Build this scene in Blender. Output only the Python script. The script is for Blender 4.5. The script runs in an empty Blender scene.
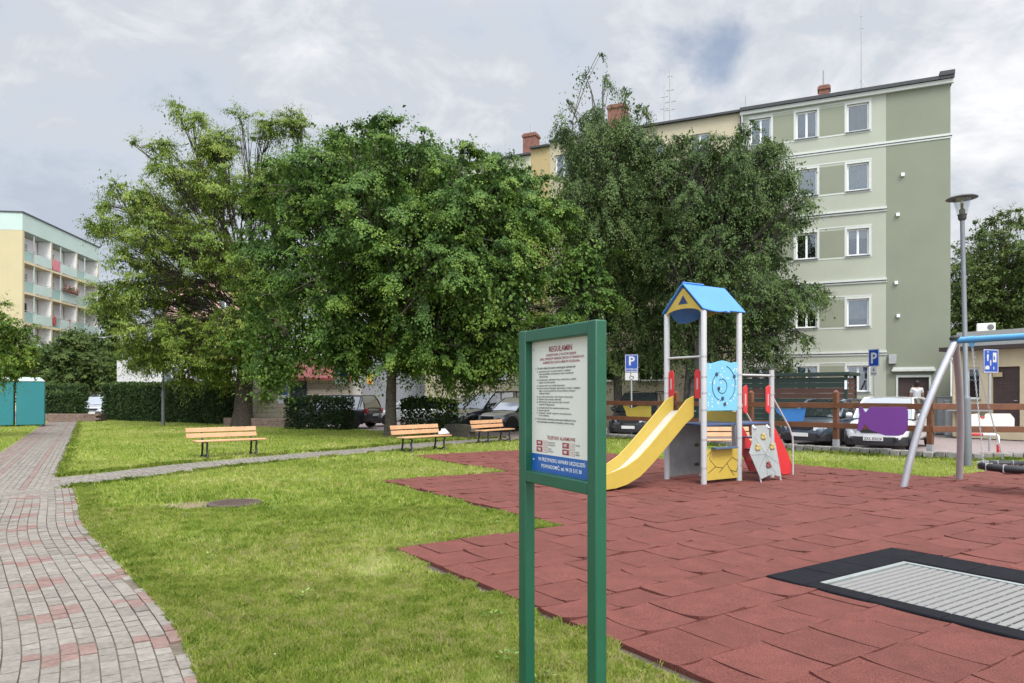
import bpy, bmesh, math, random
import numpy as np
from mathutils import Vector, Matrix
random.seed(7); rng = np.random.default_rng(7)
R = math.radians
scene = bpy.context.scene
COL = scene.collection

# ------------------------------------------------------------ camera, sky, sun, exposure
F, HZ, EYE = 711.0, 395.0, 1.6          # focal length in pixels, horizon row, eye height
cam_d = bpy.data.cameras.new('Camera'); cam = bpy.data.objects.new('Camera', cam_d); COL.objects.link(cam)
cam.location = (0, 0, EYE); cam.rotation_euler = (R(90), 0, 0)
cam_d.sensor_width = 36; cam_d.lens = 25.0; cam_d.shift_y = (HZ-341.5)/1024
cam_d.clip_end = 3000; scene.camera = cam
scene.view_settings.view_transform = 'Standard'; scene.view_settings.look = 'None'
scene.view_settings.exposure = 1.0; scene.view_settings.gamma = 1.0

SUN_EL, SUN_AZ = R(52), R(152)            # azimuth clockwise from +Y: behind the camera, to the right
sun_d = bpy.data.lights.new('sun', 'SUN'); sun_d.energy = 1.35; sun_d.angle = R(18); sun_d.color = (1.0, .95, .86)
sun = bpy.data.objects.new('sun', sun_d); COL.objects.link(sun)
sv = Vector((math.sin(SUN_AZ)*math.cos(SUN_EL), math.cos(SUN_AZ)*math.cos(SUN_EL), math.sin(SUN_EL)))
sun.rotation_euler = sv.to_track_quat('Z', 'Y').to_euler()

world = bpy.data.worlds.new('World'); scene.world = world; world.use_nodes = True
nt = world.node_tree; nt.nodes.clear()
def N(t, **k):
    n = nt.nodes.new(t)
    for a, b in k.items(): setattr(n, a, b)
    return n
def L(a, b): nt.links.new(a, b)
def math_n(op, a, b=None, c=None, clamp=False):
    n = N('ShaderNodeMath', operation=op); n.use_clamp = clamp
    for i, x in enumerate((a, b, c)):
        if x is None: continue
        if isinstance(x, (int, float)): n.inputs[i].default_value = x
        else: L(x, n.inputs[i])
    return n.outputs[0]
def mapr(x, a, b, c, d, smooth=True):
    n = N('ShaderNodeMapRange'); n.interpolation_type = 'SMOOTHSTEP' if smooth else 'LINEAR'
    L(x, n.inputs[0])
    for i, q in enumerate((a, b, c, d)): n.inputs[i+1].default_value = q
    return n.outputs[0]
def ramp_n(x, stops):
    n = N('ShaderNodeValToRGB'); cr = n.color_ramp
    while len(cr.elements) < len(stops): cr.elements.new(.5)
    for e, (p, c) in zip(cr.elements, stops): e.position = p; e.color = (*c, 1)
    L(x, n.inputs[0]); return n.outputs[0]
tc = N('ShaderNodeTexCoord'); sep = N('ShaderNodeSeparateXYZ'); L(tc.outputs['Generated'], sep.inputs[0])
dx, dy, dz = sep.outputs
den = math_n('ADD', math_n('MAXIMUM', dz, 0.0), .34)
cb = N('ShaderNodeCombineXYZ'); L(math_n('DIVIDE', dx, den), cb.inputs[0]); L(math_n('DIVIDE', dy, den), cb.inputs[1])
def noise_w(scale, detail, rough, dist, off):
    mp = N('ShaderNodeMapping'); mp.inputs['Location'].default_value = off; L(cb.outputs[0], mp.inputs[0])
    n = N('ShaderNodeTexNoise'); n.inputs['Scale'].default_value = scale; n.inputs['Detail'].default_value = detail
    n.inputs['Roughness'].default_value = rough; n.inputs['Distortion'].default_value = dist
    L(mp.outputs[0], n.inputs['Vector']); return n.outputs[0]
n1 = noise_w(2.0, 9, .58, .35, (3.1, 1.7, 0)); n2 = noise_w(6.0, 9, .62, .6, (0.4, 5.2, 0))
mix = math_n('ADD', math_n('MULTIPLY', n1, .65), math_n('MULTIPLY', n2, .35))
right = mapr(dx, -.55, .35, -.13, .045)      # the cloud deck is thinner to the right
cl = math_n('ADD', mix, right)
ccol = ramp_n(cl, [(.28, (.265, .295, .345)), (.38, (.314, .344, .390)), (.455, (.325, .346, .378)), (.525, (.405, .414, .438)), (.61, (.51, .513, .522))])
zen = mapr(dz, .46, .95, 1.0, 4.0)
back = mapr(dy, -.1, -.8, 1.0, 2.3)
bg = N('ShaderNodeBackground'); L(ccol, bg.inputs[0]); L(math_n('MULTIPLY', zen, back), bg.inputs[1])
sky = N('ShaderNodeTexSky', sky_type='NISHITA'); sky.sun_disc = False; sky.sun_elevation = SUN_EL; sky.sun_rotation = SUN_AZ
bg2 = N('ShaderNodeBackground'); L(sky.outputs[0], bg2.inputs[0]); bg2.inputs[1].default_value = .07
gap = mapr(noise_w(2.3, 7, .55, .3, (7.4, 2.2, 0)), .61, .73, 1.0, .35)
mx = N('ShaderNodeMixShader'); L(gap, mx.inputs[0]); L(bg2.outputs[0], mx.inputs[1]); L(bg.outputs[0], mx.inputs[2])
out = N('ShaderNodeOutputWorld'); L(mx.outputs[0], out.inputs[0])

# ------------------------------------------------------------ helpers
def G(u, v, z=0.0):                       # surveyed ground point
    Y = (EYE-z)*F/(v-HZ); return ((u-512)/F*Y, Y)
A_DIR = Vector((.831, .556)); B_DIR = Vector((-.556, .831))
A0 = Vector((-1.19, 7.29))
def ST(s, t): p = A0 + A_DIR*s + B_DIR*t; return (p.x, p.y)

class MB:
    def __init__(s): s.v = []; s.f = []; s.mi = []; s.cur = 0
    def face(s, pts):
        b = len(s.v); s.v += [tuple(p) for p in pts]; s.f.append(list(range(b, b+len(pts)))); s.mi.append(s.cur)
    def grid(s, rows, closed=False, cap=False):
        b = len(s.v); m = len(rows[0])
        for r in rows: s.v += [tuple(p) for p in r]
        for i in range(len(rows)-1):
            for j in range(m if closed else m-1):
                k = (j+1) % m
                s.f.append([b+i*m+j, b+i*m+k, b+(i+1)*m+k, b+(i+1)*m+j]); s.mi.append(s.cur)
        if cap:
            s.f.append([b+j for j in range(m)][::-1]); s.mi.append(s.cur)
            q = b+(len(rows)-1)*m; s.f.append([q+j for j in range(m)]); s.mi.append(s.cur)
        return s
    def box(s, c, d, rz=0, M=None):
        x, y, z = [q/2 for q in d]; b = len(s.v)
        m = M if M is not None else Matrix.Translation(c) @ Matrix.Rotation(rz, 4, 'Z')
        for sx in (-1, 1):
            for sy in (-1, 1):
                for sz in (-1, 1): s.v.append(tuple(m @ Vector((sx*x, sy*y, sz*z))))
        for q in ((0,1,3,2),(4,6,7,5),(0,4,5,1),(2,3,7,6),(0,2,6,4),(1,5,7,3)):
            s.f.append([b+i for i in q]); s.mi.append(s.cur)
        return s
    def bb(s, x0, x1, y0, y1, z0, z1): return s.box(((x0+x1)/2, (y0+y1)/2, (z0+z1)/2), (abs(x1-x0), abs(y1-y0), abs(z1-z0)))
    def tube(s, pts, r, n=10, cap=True):
        pts = [Vector(p) for p in pts]; rs = r if isinstance(r, (list, tuple)) else [r]*len(pts)
        rows = []; t0 = (pts[1]-pts[0]).normalized()
        u = t0.orthogonal().normalized()
        for i, p in enumerate(pts):
            t = (pts[min(i+1, len(pts)-1)]-pts[max(i-1, 0)]).normalized()
            u = (u-t*u.dot(t)).normalized(); w = t.cross(u)
            rows.append([p+(u*math.cos(2*math.pi*k/n)+w*math.sin(2*math.pi*k/n))*rs[i] for k in range(n)])
        return s.grid(rows, True, cap)
    def lathe(s, prof, c=(0, 0, 0), n=20, M=None):
        rows = []
        for r, z in prof:
            row = [Vector((c[0]+r*math.cos(2*math.pi*k/n), c[1]+r*math.sin(2*math.pi*k/n), c[2]+z)) for k in range(n)]
            rows.append([M @ p for p in row] if M is not None else row)
        return s.grid(rows, True, True)
    def prism(s, poly, h0, h1, fn=lambda x, y, z: (x, y, z)):
        n = len(poly); b = len(s.v)
        s.v += [fn(x, y, h0) for x, y in poly] + [fn(x, y, h1) for x, y in poly]
        s.f.append([b+i for i in range(n)][::-1]); s.f.append([b+n+i for i in range(n)]); s.mi += [s.cur]*2
        for i in range(n):
            k = (i+1) % n; s.f.append([b+i, b+k, b+n+k, b+n+i]); s.mi.append(s.cur)
        return s
    def build(s, name, mat, parent=None, smooth=True, bevel=0, ang=38, fix=True):
        me = bpy.data.meshes.new(name); me.from_pydata(s.v, [], s.f)
        mats = mat if isinstance(mat, (list, tuple)) else [mat]
        for m in mats: me.materials.append(m)
        me.polygons.foreach_set('material_index', s.mi)
        if fix:
            bm = bmesh.new(); bm.from_mesh(me); bmesh.ops.recalc_face_normals(bm, faces=bm.faces); bm.to_mesh(me); bm.free()
        if smooth: me.shade_smooth(); me.set_sharp_from_angle(angle=R(ang))
        me.update()
        o = bpy.data.objects.new(name, me); COL.objects.link(o)
        if parent is not None: o.parent = parent
        if bevel:
            m = o.modifiers.new('Bevel', 'BEVEL'); m.width = bevel; m.segments = 2; m.limit_method = 'ANGLE'
        return o
def tag(o, label=None, cat=None, group=None, kind=None):
    if label: o['label'] = label
    if cat: o['category'] = cat
    if group: o['group'] = group
    if kind: o['kind'] = kind
    return o
def thing(name, label, cat, loc=(0, 0, 0), rz=0, group=None):
    o = bpy.data.objects.new(name, None); COL.objects.link(o); o.location = loc; o.rotation_euler = (0, 0, rz)
    o.empty_display_size = .2
    return tag(o, label, cat, group)
def struct(o): o['kind'] = 'structure'; return o
def copy_tree(o, parent=None):
    c = o.copy(); COL.objects.link(c)
    if parent is not None: c.parent = parent
    for ch in list(o.children): copy_tree(ch, c)
    return c
def dup(o, loc, rz, label=None):
    c = copy_tree(o); c.location = loc; c.rotation_euler = (0, 0, rz)
    if label: c['label'] = label
    return c
def text_into(mb, body, size, org, ux=(1, 0, 0), uz=(0, 0, 1), align='LEFT', ext=0.0006, bold=0.0, sx=1.0, maxw=None):
    cu = bpy.data.curves.new('txt', 'FONT'); cu.body = body; cu.size = size; cu.align_x = align; cu.resolution_u = 2
    cu.offset = bold*size*.8
    to = bpy.data.objects.new('txt', cu)
    COL.objects.link(to); bpy.context.view_layer.update()
    me = bpy.data.meshes.new_from_object(to)
    if maxw and to.dimensions.x > maxw: sx = sx*maxw/to.dimensions.x
    bpy.data.objects.remove(to); bpy.data.curves.remove(cu)
    ux, uz, org = Vector(ux), Vector(uz), Vector(org); b = len(mb.v)
    nrm = ux.cross(uz).normalized()
    for v in me.vertices: mb.v.append(tuple(org+ux*v.co.x*sx+uz*v.co.y-nrm*0))
    for p in me.polygons: mb.f.append([b+i for i in p.vertices]); mb.mi.append(mb.cur)
    bpy.data.meshes.remove(me)

# ------------------------------------------------------------ materials
MATS = {}
def mat(name, col, rough=.6, var=.12, scale=8, metal=0, spec=.5, bump=0, bscale=60, col2=None, dirt=0, coat=0, coord='Object', alpha=1, trans=0):
    if name in MATS: return MATS[name]
    m = bpy.data.materials.new(name); m.use_nodes = True; t = m.node_tree; p = t.nodes['Principled BSDF']
    tc = t.nodes.new('ShaderNodeTexCoord'); nz = t.nodes.new('ShaderNodeTexNoise')
    nz.inputs['Scale'].default_value = scale; nz.inputs['Detail'].default_value = 7; nz.inputs['Roughness'].default_value = .65
    t.links.new(tc.outputs[coord], nz.inputs['Vector'])
    rp = t.nodes.new('ShaderNodeValToRGB'); e = rp.color_ramp.elements
    c2 = col2 or tuple(min(1, c*(1+var)) for c in col); c1 = tuple(c*(1-var) for c in col)
    e[0].position = .3; e[0].color = (*c1, 1); e[1].position = .7; e[1].color = (*c2, 1)
    t.links.new(nz.outputs[0], rp.inputs[0]); src = rp.outputs[0]
    if dirt:
        n2 = t.nodes.new('ShaderNodeTexNoise'); n2.inputs['Scale'].default_value = scale*.35; n2.inputs['Detail'].default_value = 10; n2.inputs['Roughness'].default_value = .75
        t.links.new(tc.outputs[coord], n2.inputs['Vector'])
        mr = t.nodes.new('ShaderNodeMapRange'); mr.inputs[1].default_value = .5; mr.inputs[2].default_value = .75; mr.inputs[4].default_value = dirt
        t.links.new(n2.outputs[0], mr.inputs[0])
        mxn = t.nodes.new('ShaderNodeMix'); mxn.data_type = 'RGBA'; mxn.inputs[7].default_value = (*[c*.45 for c in col], 1)
        t.links.new(mr.outputs[0], mxn.inputs[0]); t.links.new(src, mxn.inputs[6]); src = mxn.outputs[2]
    t.links.new(src, p.inputs['Base Color'])
    p.inputs['Roughness'].default_value = rough; p.inputs['Metallic'].default_value = metal
    p.inputs['Specular IOR Level'].default_value = spec; p.inputs['Coat Weight'].default_value = coat
    if trans: p.inputs['Transmission Weight'].default_value = trans
    if alpha < 1: p.inputs['Alpha'].default_value = alpha
    if bump:
        nb = t.nodes.new('ShaderNodeTexNoise'); nb.inputs['Scale'].default_value = bscale; nb.inputs['Detail'].default_value = 5
        t.links.new(tc.outputs[coord], nb.inputs['Vector'])
        bp = t.nodes.new('ShaderNodeBump'); bp.inputs['Strength'].default_value = bump; bp.inputs['Distance'].default_value = .01
        t.links.new(nb.outputs[0], bp.inputs['Height']); t.links.new(bp.outputs[0], p.inputs['Normal'])
    MATS[name] = m; return m
def attr_mat(name, stops, rough=.6, spec=.3, transl=0.0, nscale=0, nvar=0, bump=0, bscale=100, attr='tint'):
    m = bpy.data.materials.new(name); m.use_nodes = True; t = m.node_tree; p = t.nodes['Principled BSDF']
    at = t.nodes.new('ShaderNodeAttribute'); at.attribute_name = attr
    rp = t.nodes.new('ShaderNodeValToRGB'); cr = rp.color_ramp
    while len(cr.elements) < len(stops): cr.elements.new(.5)
    for e, (q, c) in zip(cr.elements, stops): e.position = q; e.color = (*c, 1)
    t.links.new(at.outputs['Fac'], rp.inputs[0]); src = rp.outputs[0]
    if nscale:
        tc = t.nodes.new('ShaderNodeTexCoord'); nz = t.nodes.new('ShaderNodeTexNoise'); nz.inputs['Scale'].default_value = nscale
        nz.inputs['Detail'].default_value = 6; nz.inputs['Roughness'].default_value = .7
        t.links.new(tc.outputs['Object'], nz.inputs['Vector'])
        mr = t.nodes.new('ShaderNodeMapRange'); mr.inputs[1].default_value = .3; mr.inputs[2].default_value = .7; mr.inputs[3].default_value = 1-nvar; mr.inputs[4].default_value = 1+nvar
        t.links.new(nz.outputs[0], mr.inputs[0])
        mu = t.nodes.new('ShaderNodeMix'); mu.data_type = 'RGBA'; mu.blend_type = 'MULTIPLY'; mu.inputs[0].default_value = 1
        t.links.new(src, mu.inputs[6]); t.links.new(mr.outputs[0], mu.inputs[7]); src = mu.outputs[2]
        if bump:
            nb = t.nodes.new('ShaderNodeTexNoise'); nb.inputs['Scale'].default_value = bscale; nb.inputs['Detail'].default_value = 4
            t.links.new(tc.outputs['Object'], nb.inputs['Vector'])
            bp = t.nodes.new('ShaderNodeBump'); bp.inputs['Strength'].default_value = bump; bp.inputs['Distance'].default_value = .006
            t.links.new(nb.outputs[0], bp.inputs['Height']); t.links.new(bp.outputs[0], p.inputs['Normal'])
    t.links.new(src, p.inputs['Base Color']); p.inputs['Roughness'].default_value = rough; p.inputs['Specular IOR Level'].default_value = spec
    if transl:
        tr = t.nodes.new('ShaderNodeBsdfTranslucent'); t.links.new(src, tr.inputs[0])
        mxs = t.nodes.new('ShaderNodeMixShader'); mxs.inputs[0].default_value = transl
        t.links.new(p.outputs[0], mxs.inputs[1]); t.links.new(tr.outputs[0], mxs.inputs[2])
        t.links.new(mxs.outputs[0], t.nodes['Material Output'].inputs[0])
    return m
def set_tint(me, vals, dom='FACE'):
    a = me.attributes.new('tint', 'FLOAT', dom); a.data.foreach_set('value', np.asarray(vals, dtype=np.float32))
def np_mesh(name, V, k, mat_, tint=None, parent=None):   # V: (n,k,3): n separate k-gons
    n = len(V); me = bpy.data.meshes.new(name)
    me.vertices.add(n*k); me.vertices.foreach_set('co', V.reshape(-1).astype(np.float32))
    me.loops.add(n*k); me.loops.foreach_set('vertex_index', np.arange(n*k, dtype=np.int32))
    me.polygons.add(n); me.polygons.foreach_set('loop_start', np.arange(0, n*k, k, dtype=np.int32))
    try: me.polygons.foreach_set('loop_total', np.full(n, k, dtype=np.int32))
    except Exception: pass
    me.materials.append(mat_); me.update(calc_edges=True)
    if tint is not None: set_tint(me, tint)
    o = bpy.data.objects.new(name, me); COL.objects.link(o)
    if parent is not None: o.parent = parent
    return o
def unit(a): return a/np.maximum(np.linalg.norm(a, axis=-1, keepdims=True), 1e-9)
def inpoly(P, poly):
    x, y = P[:, 0], P[:, 1]; c = np.zeros(len(P), bool); n = len(poly)
    for i in range(n):
        x0, y0 = poly[i]; x1, y1 = poly[i-1]
        c ^= ((y0 > y) != (y1 > y)) & (x < (x1-x0)*(y-y0)/((y1-y0) if abs(y1-y0) > 1e-9 else 1e-9)+x0)
    return c
def vnoise(P, s, seed=0):                 # smooth value noise in the plane, 0..1
    r = np.random.default_rng(seed); T = r.random((64, 64)); q = P*s+1000; i = np.floor(q).astype(int); f = q-i; f = f*f*(3-2*f)
    g = lambda a, b: T[(i[:, 0]+a) % 64, (i[:, 1]+b) % 64]
    return (g(0,0)*(1-f[:,0])+g(1,0)*f[:,0])*(1-f[:,1]) + (g(0,1)*(1-f[:,0])+g(1,1)*f[:,0])*f[:,1]
# ------------------------------------------------------------ ground, lawn, paths, rubber
M_asph = mat('asphalt', (.11, .11, .11), .85, .25, 3, bump=.3, bscale=90)
m = MB(); m.face([(-400, -60, -.06), (400, -60, -.06), (400, 900, -.06), (-400, 900, -.06)])
struct(m.build('ground', M_asph, smooth=False))
def paver_mat():
    m_ = bpy.data.materials.new('parking_pavers'); m_.use_nodes = True; t = m_.node_tree; p = t.nodes['Principled BSDF']
    tc = t.nodes.new('ShaderNodeTexCoord'); br = t.nodes.new('ShaderNodeTexBrick')
    br.inputs['Color1'].default_value = (.23, .19, .18, 1); br.inputs['Color2'].default_value = (.28, .21, .20, 1); br.inputs['Mortar'].default_value = (.09, .085, .08, 1)
    br.inputs['Scale'].default_value = 1; br.inputs['Brick Width'].default_value = .2; br.inputs['Row Height'].default_value = .1; br.inputs['Mortar Size'].default_value = .006
    t.links.new(tc.outputs['Object'], br.inputs[0]); t.links.new(br.outputs[0], p.inputs['Base Color']); p.inputs['Roughness'].default_value = .85
    return m_
LAWN = [(-48, -8), (30, -8), (30, 14), (16, 17.05), (12.4, 17.25), (10.75, 17.25), (7.72, 20.4), (3.5, 25.7), (1, 26.2), (-1.4, 26.4), (-3, 28.2), (-7, 32.5), (-12, 35.6), (-15, 38.4), (-26.3, 46), (-24.8, 42.1), (-30, 41.8), (-48, 42)]
m = MB(); m.face([(x, y, -.03) for x, y in ((-1.6, 25), (3, 25), (8, 19.5), (10.5, 16.5), (34, 13), (45, 45), (-20, 60), (-14, 38))])
struct(m.build('parking_lot', paver_mat(), smooth=False))
M_soil = mat('lawn_soil', (.15, .17, .04), .95, .35, 2.5, col2=(.22, .23, .07), bump=.6, bscale=40)
m = MB(); m.prism(LAWN, -.055, 0.0); struct(m.build('lawn', M_soil, smooth=False))
M_dirt = mat('bare_soil', (.045, .033, .022), .95, .35, 6, col2=(.08, .06, .042), bump=.8, bscale=50)

# brick path following its centre line; bricks 0.1 x 0.2 m in straight columns, staggered
CW = .098; STEP = .128
def smooth_line(pts, step):
    P = [Vector(p) for p in pts]; P = [P[0]*2-P[1]]+P+[P[-1]*2-P[-2]]; o = []
    for i in range(1, len(P)-2):
        a, b, c, d = P[i-1:i+3]
        for k in range(24):
            t = k/24; o.append(.5*((2*b)+(c-a)*t+(2*a-5*b+4*c-d)*t*t+(3*b-a-3*c+d)*t**3))
    o.append(P[-2]); out = [o[0]]; acc = 0
    for a, b in zip(o, o[1:]):
        d = (b-a).length
        while acc+d >= step:
            t = (step-acc)/d; a = a+(b-a)*t; out.append(a.copy()); d = (b-a).length; acc = 0
        acc += d
    return out
def edge_pts(line, off):
    o = []
    for i, p in enumerate(line):
        t = (line[min(i+1, len(line)-1)]-line[max(i-1, 0)]).normalized(); n = Vector((t.y, -t.x)); o.append(p+n*off)
    return o
M_joint = mat('joint_sand', (.105, .085, .06), .95, .4, 14, bump=.8, bscale=60)
M_brick = attr_mat('path_brick', [(0, (.130, .117, .100)), (.3, (.190, .172, .150)), (.49, (.222, .202, .176)), (.5, (.172, .118, .102)), (.8, (.196, .128, .111)), (1, (.212, .152, .134))], .92, .12, nscale=22, nvar=.22, bump=.8, bscale=120)
def brick_path(name, line, c0, c1, right_cut, red, z, dens=1, cols=None, base=True):
    """line runs along the path; columns c0..c1 of 0.1 m counted to the right; right_cut(i)= offset where bricks stop"""
    mb = MB(); tint = []
    tang = []
    for i in range(len(line)): tang.append((line[min(i+1, len(line)-1)]-line[max(i-1, 0)]).normalized())
    def at(s, off):
        i = min(max(int(s), 0), len(line)-2); f = s-i
        p = line[i].lerp(line[i+1], f); t = tang[i].lerp(tang[i+1], f); return Vector((p.x+t.y*off, p.y-t.x*off))
    for c in range(c0, c1):
        ph = .5*(c % 2)
        for r in range(len(line)-1):
            s0, s1 = r+ph, r+1+ph
            if s1 > len(line)-1: continue
            o0, o1 = c*CW, c*CW+CW
            if o1 > right_cut(s0)+rng.uniform(-.05, .03): continue
            g = .004; gs = .034
            q = [at(s0+gs, o0+g), at(s0+gs, o1-g), at(s1-gs, o1-g), at(s1-gs, o0+g)]
            zz = z+rng.normal(0, .0016)+.006*math.sin(s0*.21+c*.4); tl = rng.normal(0, .0012, 4)
            top = [(p.x, p.y, zz+tl[k]) for k, p in enumerate(q)]; bot = [(p.x, p.y, zz-.02) for p in q]
            mb.face(top)
            for k in range(4): mb.face([bot[k], bot[(k+1) % 4], top[(k+1) % 4], top[k]])
            isred = red(c, r); tv = rng.uniform(.56, .95) if isred else float(np.clip(rng.normal(.33, .09), .08, .485)); tint += [tv]*5
    o = mb.build(name, M_brick, smooth=False, fix=False); set_tint(o.data, tint); struct(o)
    if base:
        e0, e1 = edge_pts(line, c0*CW-.02), edge_pts(line, c1*CW+.03)
        b = MB(); b.grid([[(p.x, p.y, z-.012), (q.x, q.y, z-.012)] for p, q in zip(e0, e1)])
        struct(b.build(name+'_bed', M_joint, smooth=False, fix=False))
    return o
# right edge of the main path, surveyed
edge_main = smooth_line([(.08, .9), (-1.74, 4.0), (-2.56, 5.25), (-3.92, 7.0), (-5.15, 8.6), (-6.45, 10.6), (-7.5, 12.2)], STEP)
def red_main(c, r):
    k = c % 6; h = r+(3 if False else 0)
    j = h % 8
    return (k == 0 and j in (2,)) or (k == 1 and j in (1, 2)) or (k == 2 and j in (1, 2, 3)) or (k == 3 and j in (2, 3))
brick_path('path', edge_main, -33, 2, lambda s: .05+.03*math.sin(s*.9)+.04*math.sin(s*.37), lambda c, r: red_main(c+33, r), .018)
# upper path towards the car park
line_up = smooth_line([(-7.2, 10.9), (-9.4, 14.6), (-14.4, 23.0), (-20, 32.4), (-25.1, 41.0), (-27.5, 45.5)], STEP)
brick_path('path', line_up, -15, 1, lambda s: 9, lambda c, r: (c % 6 == 2 and r % 3 != 0) or (c < -11 and r % 2 == 0), .014)
# side path along the benches
line_side = smooth_line([(-8.3, 10.6), (-7.6, 12.55), (-6.9, 14.0), (-5.9, 16.3), (-4.4, 18.6), (-3.0, 20.6), (-1.6, 22.9), (.2, 24.6), (2.2, 25.4), (3.6, 25.75)], STEP)
# (outer strip lies away from the camera: negative offsets)
brick_path('path', line_side, -16, 1, lambda s: 9, lambda c, r: False, .010)
PATHS = []
def poly_of(line, a, b): e0, e1 = edge_pts(line, a), edge_pts(line, b); return [tuple(p) for p in e0]+[tuple(p) for p in e1[::-1]]
PATHS = [poly_of(edge_main, -3.3, -.03), poly_of(line_up, -1.52, .06), poly_of(line_side, -1.62, .08)]

# rubber paving: running-bond tiles with curled edges
SOILP = 0.10
def s_ranges(t):
    s0 = 0.0 if t < 0 else (2.2 if t < 5.4 else 5.0)
    s1 = 16.0 if t < -.02 else (11.2 if t < 5.6 else 9.8)
    if t > 9.95: return []
    T0, T1 = -5.75, -2.85
    if T0 < t < T1: return [(s0, 2.14), (4.17, s1)]
    return [(s0, s1)]
rows = [0.0]; 
while rows[-1] < 9.7: rows.append(round(rows[-1]+.5, 3))
rows[rows.index(5.5)] = 5.4
neg = [-.5, -1, -1.5, -2, -2.5, -2.85, -3.35, -3.85, -4.35, -4.85, -5.35, -5.75, -6.25, -6.75]
rows = sorted(neg)+rows
mb = MB(); tint = []
NG = 6
for ri in range(len(rows)-1):
    t0, t1 = rows[ri], rows[ri+1]
    for (sa, sb) in s_ranges((t0+t1)/2):
        s = -1+.25*(ri % 2)
        while s < sb:
            a, b = max(s, sa), min(s+.5, sb); s += .5
            if b-a < .07: continue
            amp = abs(rng.normal(.005, .003)); cr = np.clip(rng.normal(0, .011, 4), 0, .026); tx, ty = rng.normal(0, .0012, 2)
            z0 = .034+rng.normal(0, .0015); col = float(np.clip(rng.normal(.5, .13), 0, 1)); g = .0045
            bow = rng.uniform(.0, .007); rws = []
            for i in range(NG+1):
                u = 2*i/NG-1; rw = []
                for j in range(NG+1):
                    v = 2*j/NG-1
                    uu = u*(1-bow*2*(1-v*v)/.5*.5); vv = v*(1-bow*2*(1-u*u)/.5*.5)
                    cs = cr[(1 if u > 0 else 0)+(2 if v > 0 else 0)]
                    zz = z0+amp*(.45*abs(u)**4+.8*abs(v)**4)+cs*(abs(u*v)**2.2)+tx*u+ty*v
                    p = ST(a+g+(b-a-2*g)*(uu+1)/2, t0+g+(t1-t0-2*g)*(vv+1)/2); rw.append((*p, zz))
                rws.append(rw)
            k0 = len(mb.f); mb.grid(rws)
            ring = rws[0]+[r[-1] for r in rws[1:]]+rws[-1][::-1][1:]+[r[0] for r in rws[::-1][1:-1]]
            for q in range(len(ring)):
                p, w = ring[q], ring[(q+1) % len(ring)]; mb.face([p, w, (w[0], w[1], .004), (p[0], p[1], .004)])
            tint += [col]*(len(mb.f)-k0)
M_rub = attr_mat('red_rubber', [(0, (.104, .034, .026)), (.5, (.132, .042, .033)), (1, (.160, .054, .043))], .88, .25, nscale=5, nvar=.16, bump=.9, bscale=230)
# fine granulate speckle
def speckle(m_):
    t = m_.node_tree; p = t.nodes['Principled BSDF']; src = p.inputs['Base Color'].links[0].from_socket
    tc = t.nodes.new('ShaderNodeTexCoord'); vo = t.nodes.new('ShaderNodeTexNoise'); vo.inputs['Scale'].default_value = 140; vo.inputs['Detail'].default_value = 3
    t.links.new(tc.outputs['Object'], vo.inputs['Vector'])
    mr = t.nodes.new('ShaderNodeMapRange'); mr.inputs[1].default_value = .35; mr.inputs[2].default_value = .68; mr.inputs[3].default_value = .55; mr.inputs[4].default_value = 1.5
    t.links.new(vo.outputs[0], mr.inputs[0]); mu = t.nodes.new('ShaderNodeMix'); mu.data_type = 'RGBA'; mu.blend_type = 'MULTIPLY'; mu.inputs[0].default_value = 1
    t.links.new(src, mu.inputs[6]); t.links.new(mr.outputs[0], mu.inputs[7]); t.links.new(mu.outputs[2], p.inputs['Base Color'])
speckle(M_rub)
o = mb.build('rubber_paving', M_rub, smooth=True, fix=False, ang=50); set_tint(o.data, tint); struct(o)
M_under = mat('rubber_bed', (.03, .022, .02), .95)
def st_poly(pts): return [ST(*q) for q in pts]
RUB = [(0, -6.9), (0, 0), (2.2, 0), (2.2, 5.4), (5.0, 5.4), (5.0, 9.95), (9.8, 9.95), (9.8, 5.6), (11.2, 5.6), (11.2, 0), (16, 0), (16, -6.9)]
RUBP = st_poly(RUB)
def grow(pts, d):
    o = []; n = len(pts)
    for i in range(n):
        p, q, r_ = Vector(pts[i-1]), Vector(pts[i]), Vector(pts[(i+1) % n])
        a, b = (q-p).normalized(), (r_-q).normalized(); o.append(tuple(q+Vector((-a.y, a.x))*d+Vector((-b.y, b.x))*d))
    return o
m = MB(); e = grow(RUB, .09); m.face([(*ST(*q), .003) for q in e]); struct(m.build('soil_edge', M_dirt, smooth=False))

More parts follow.
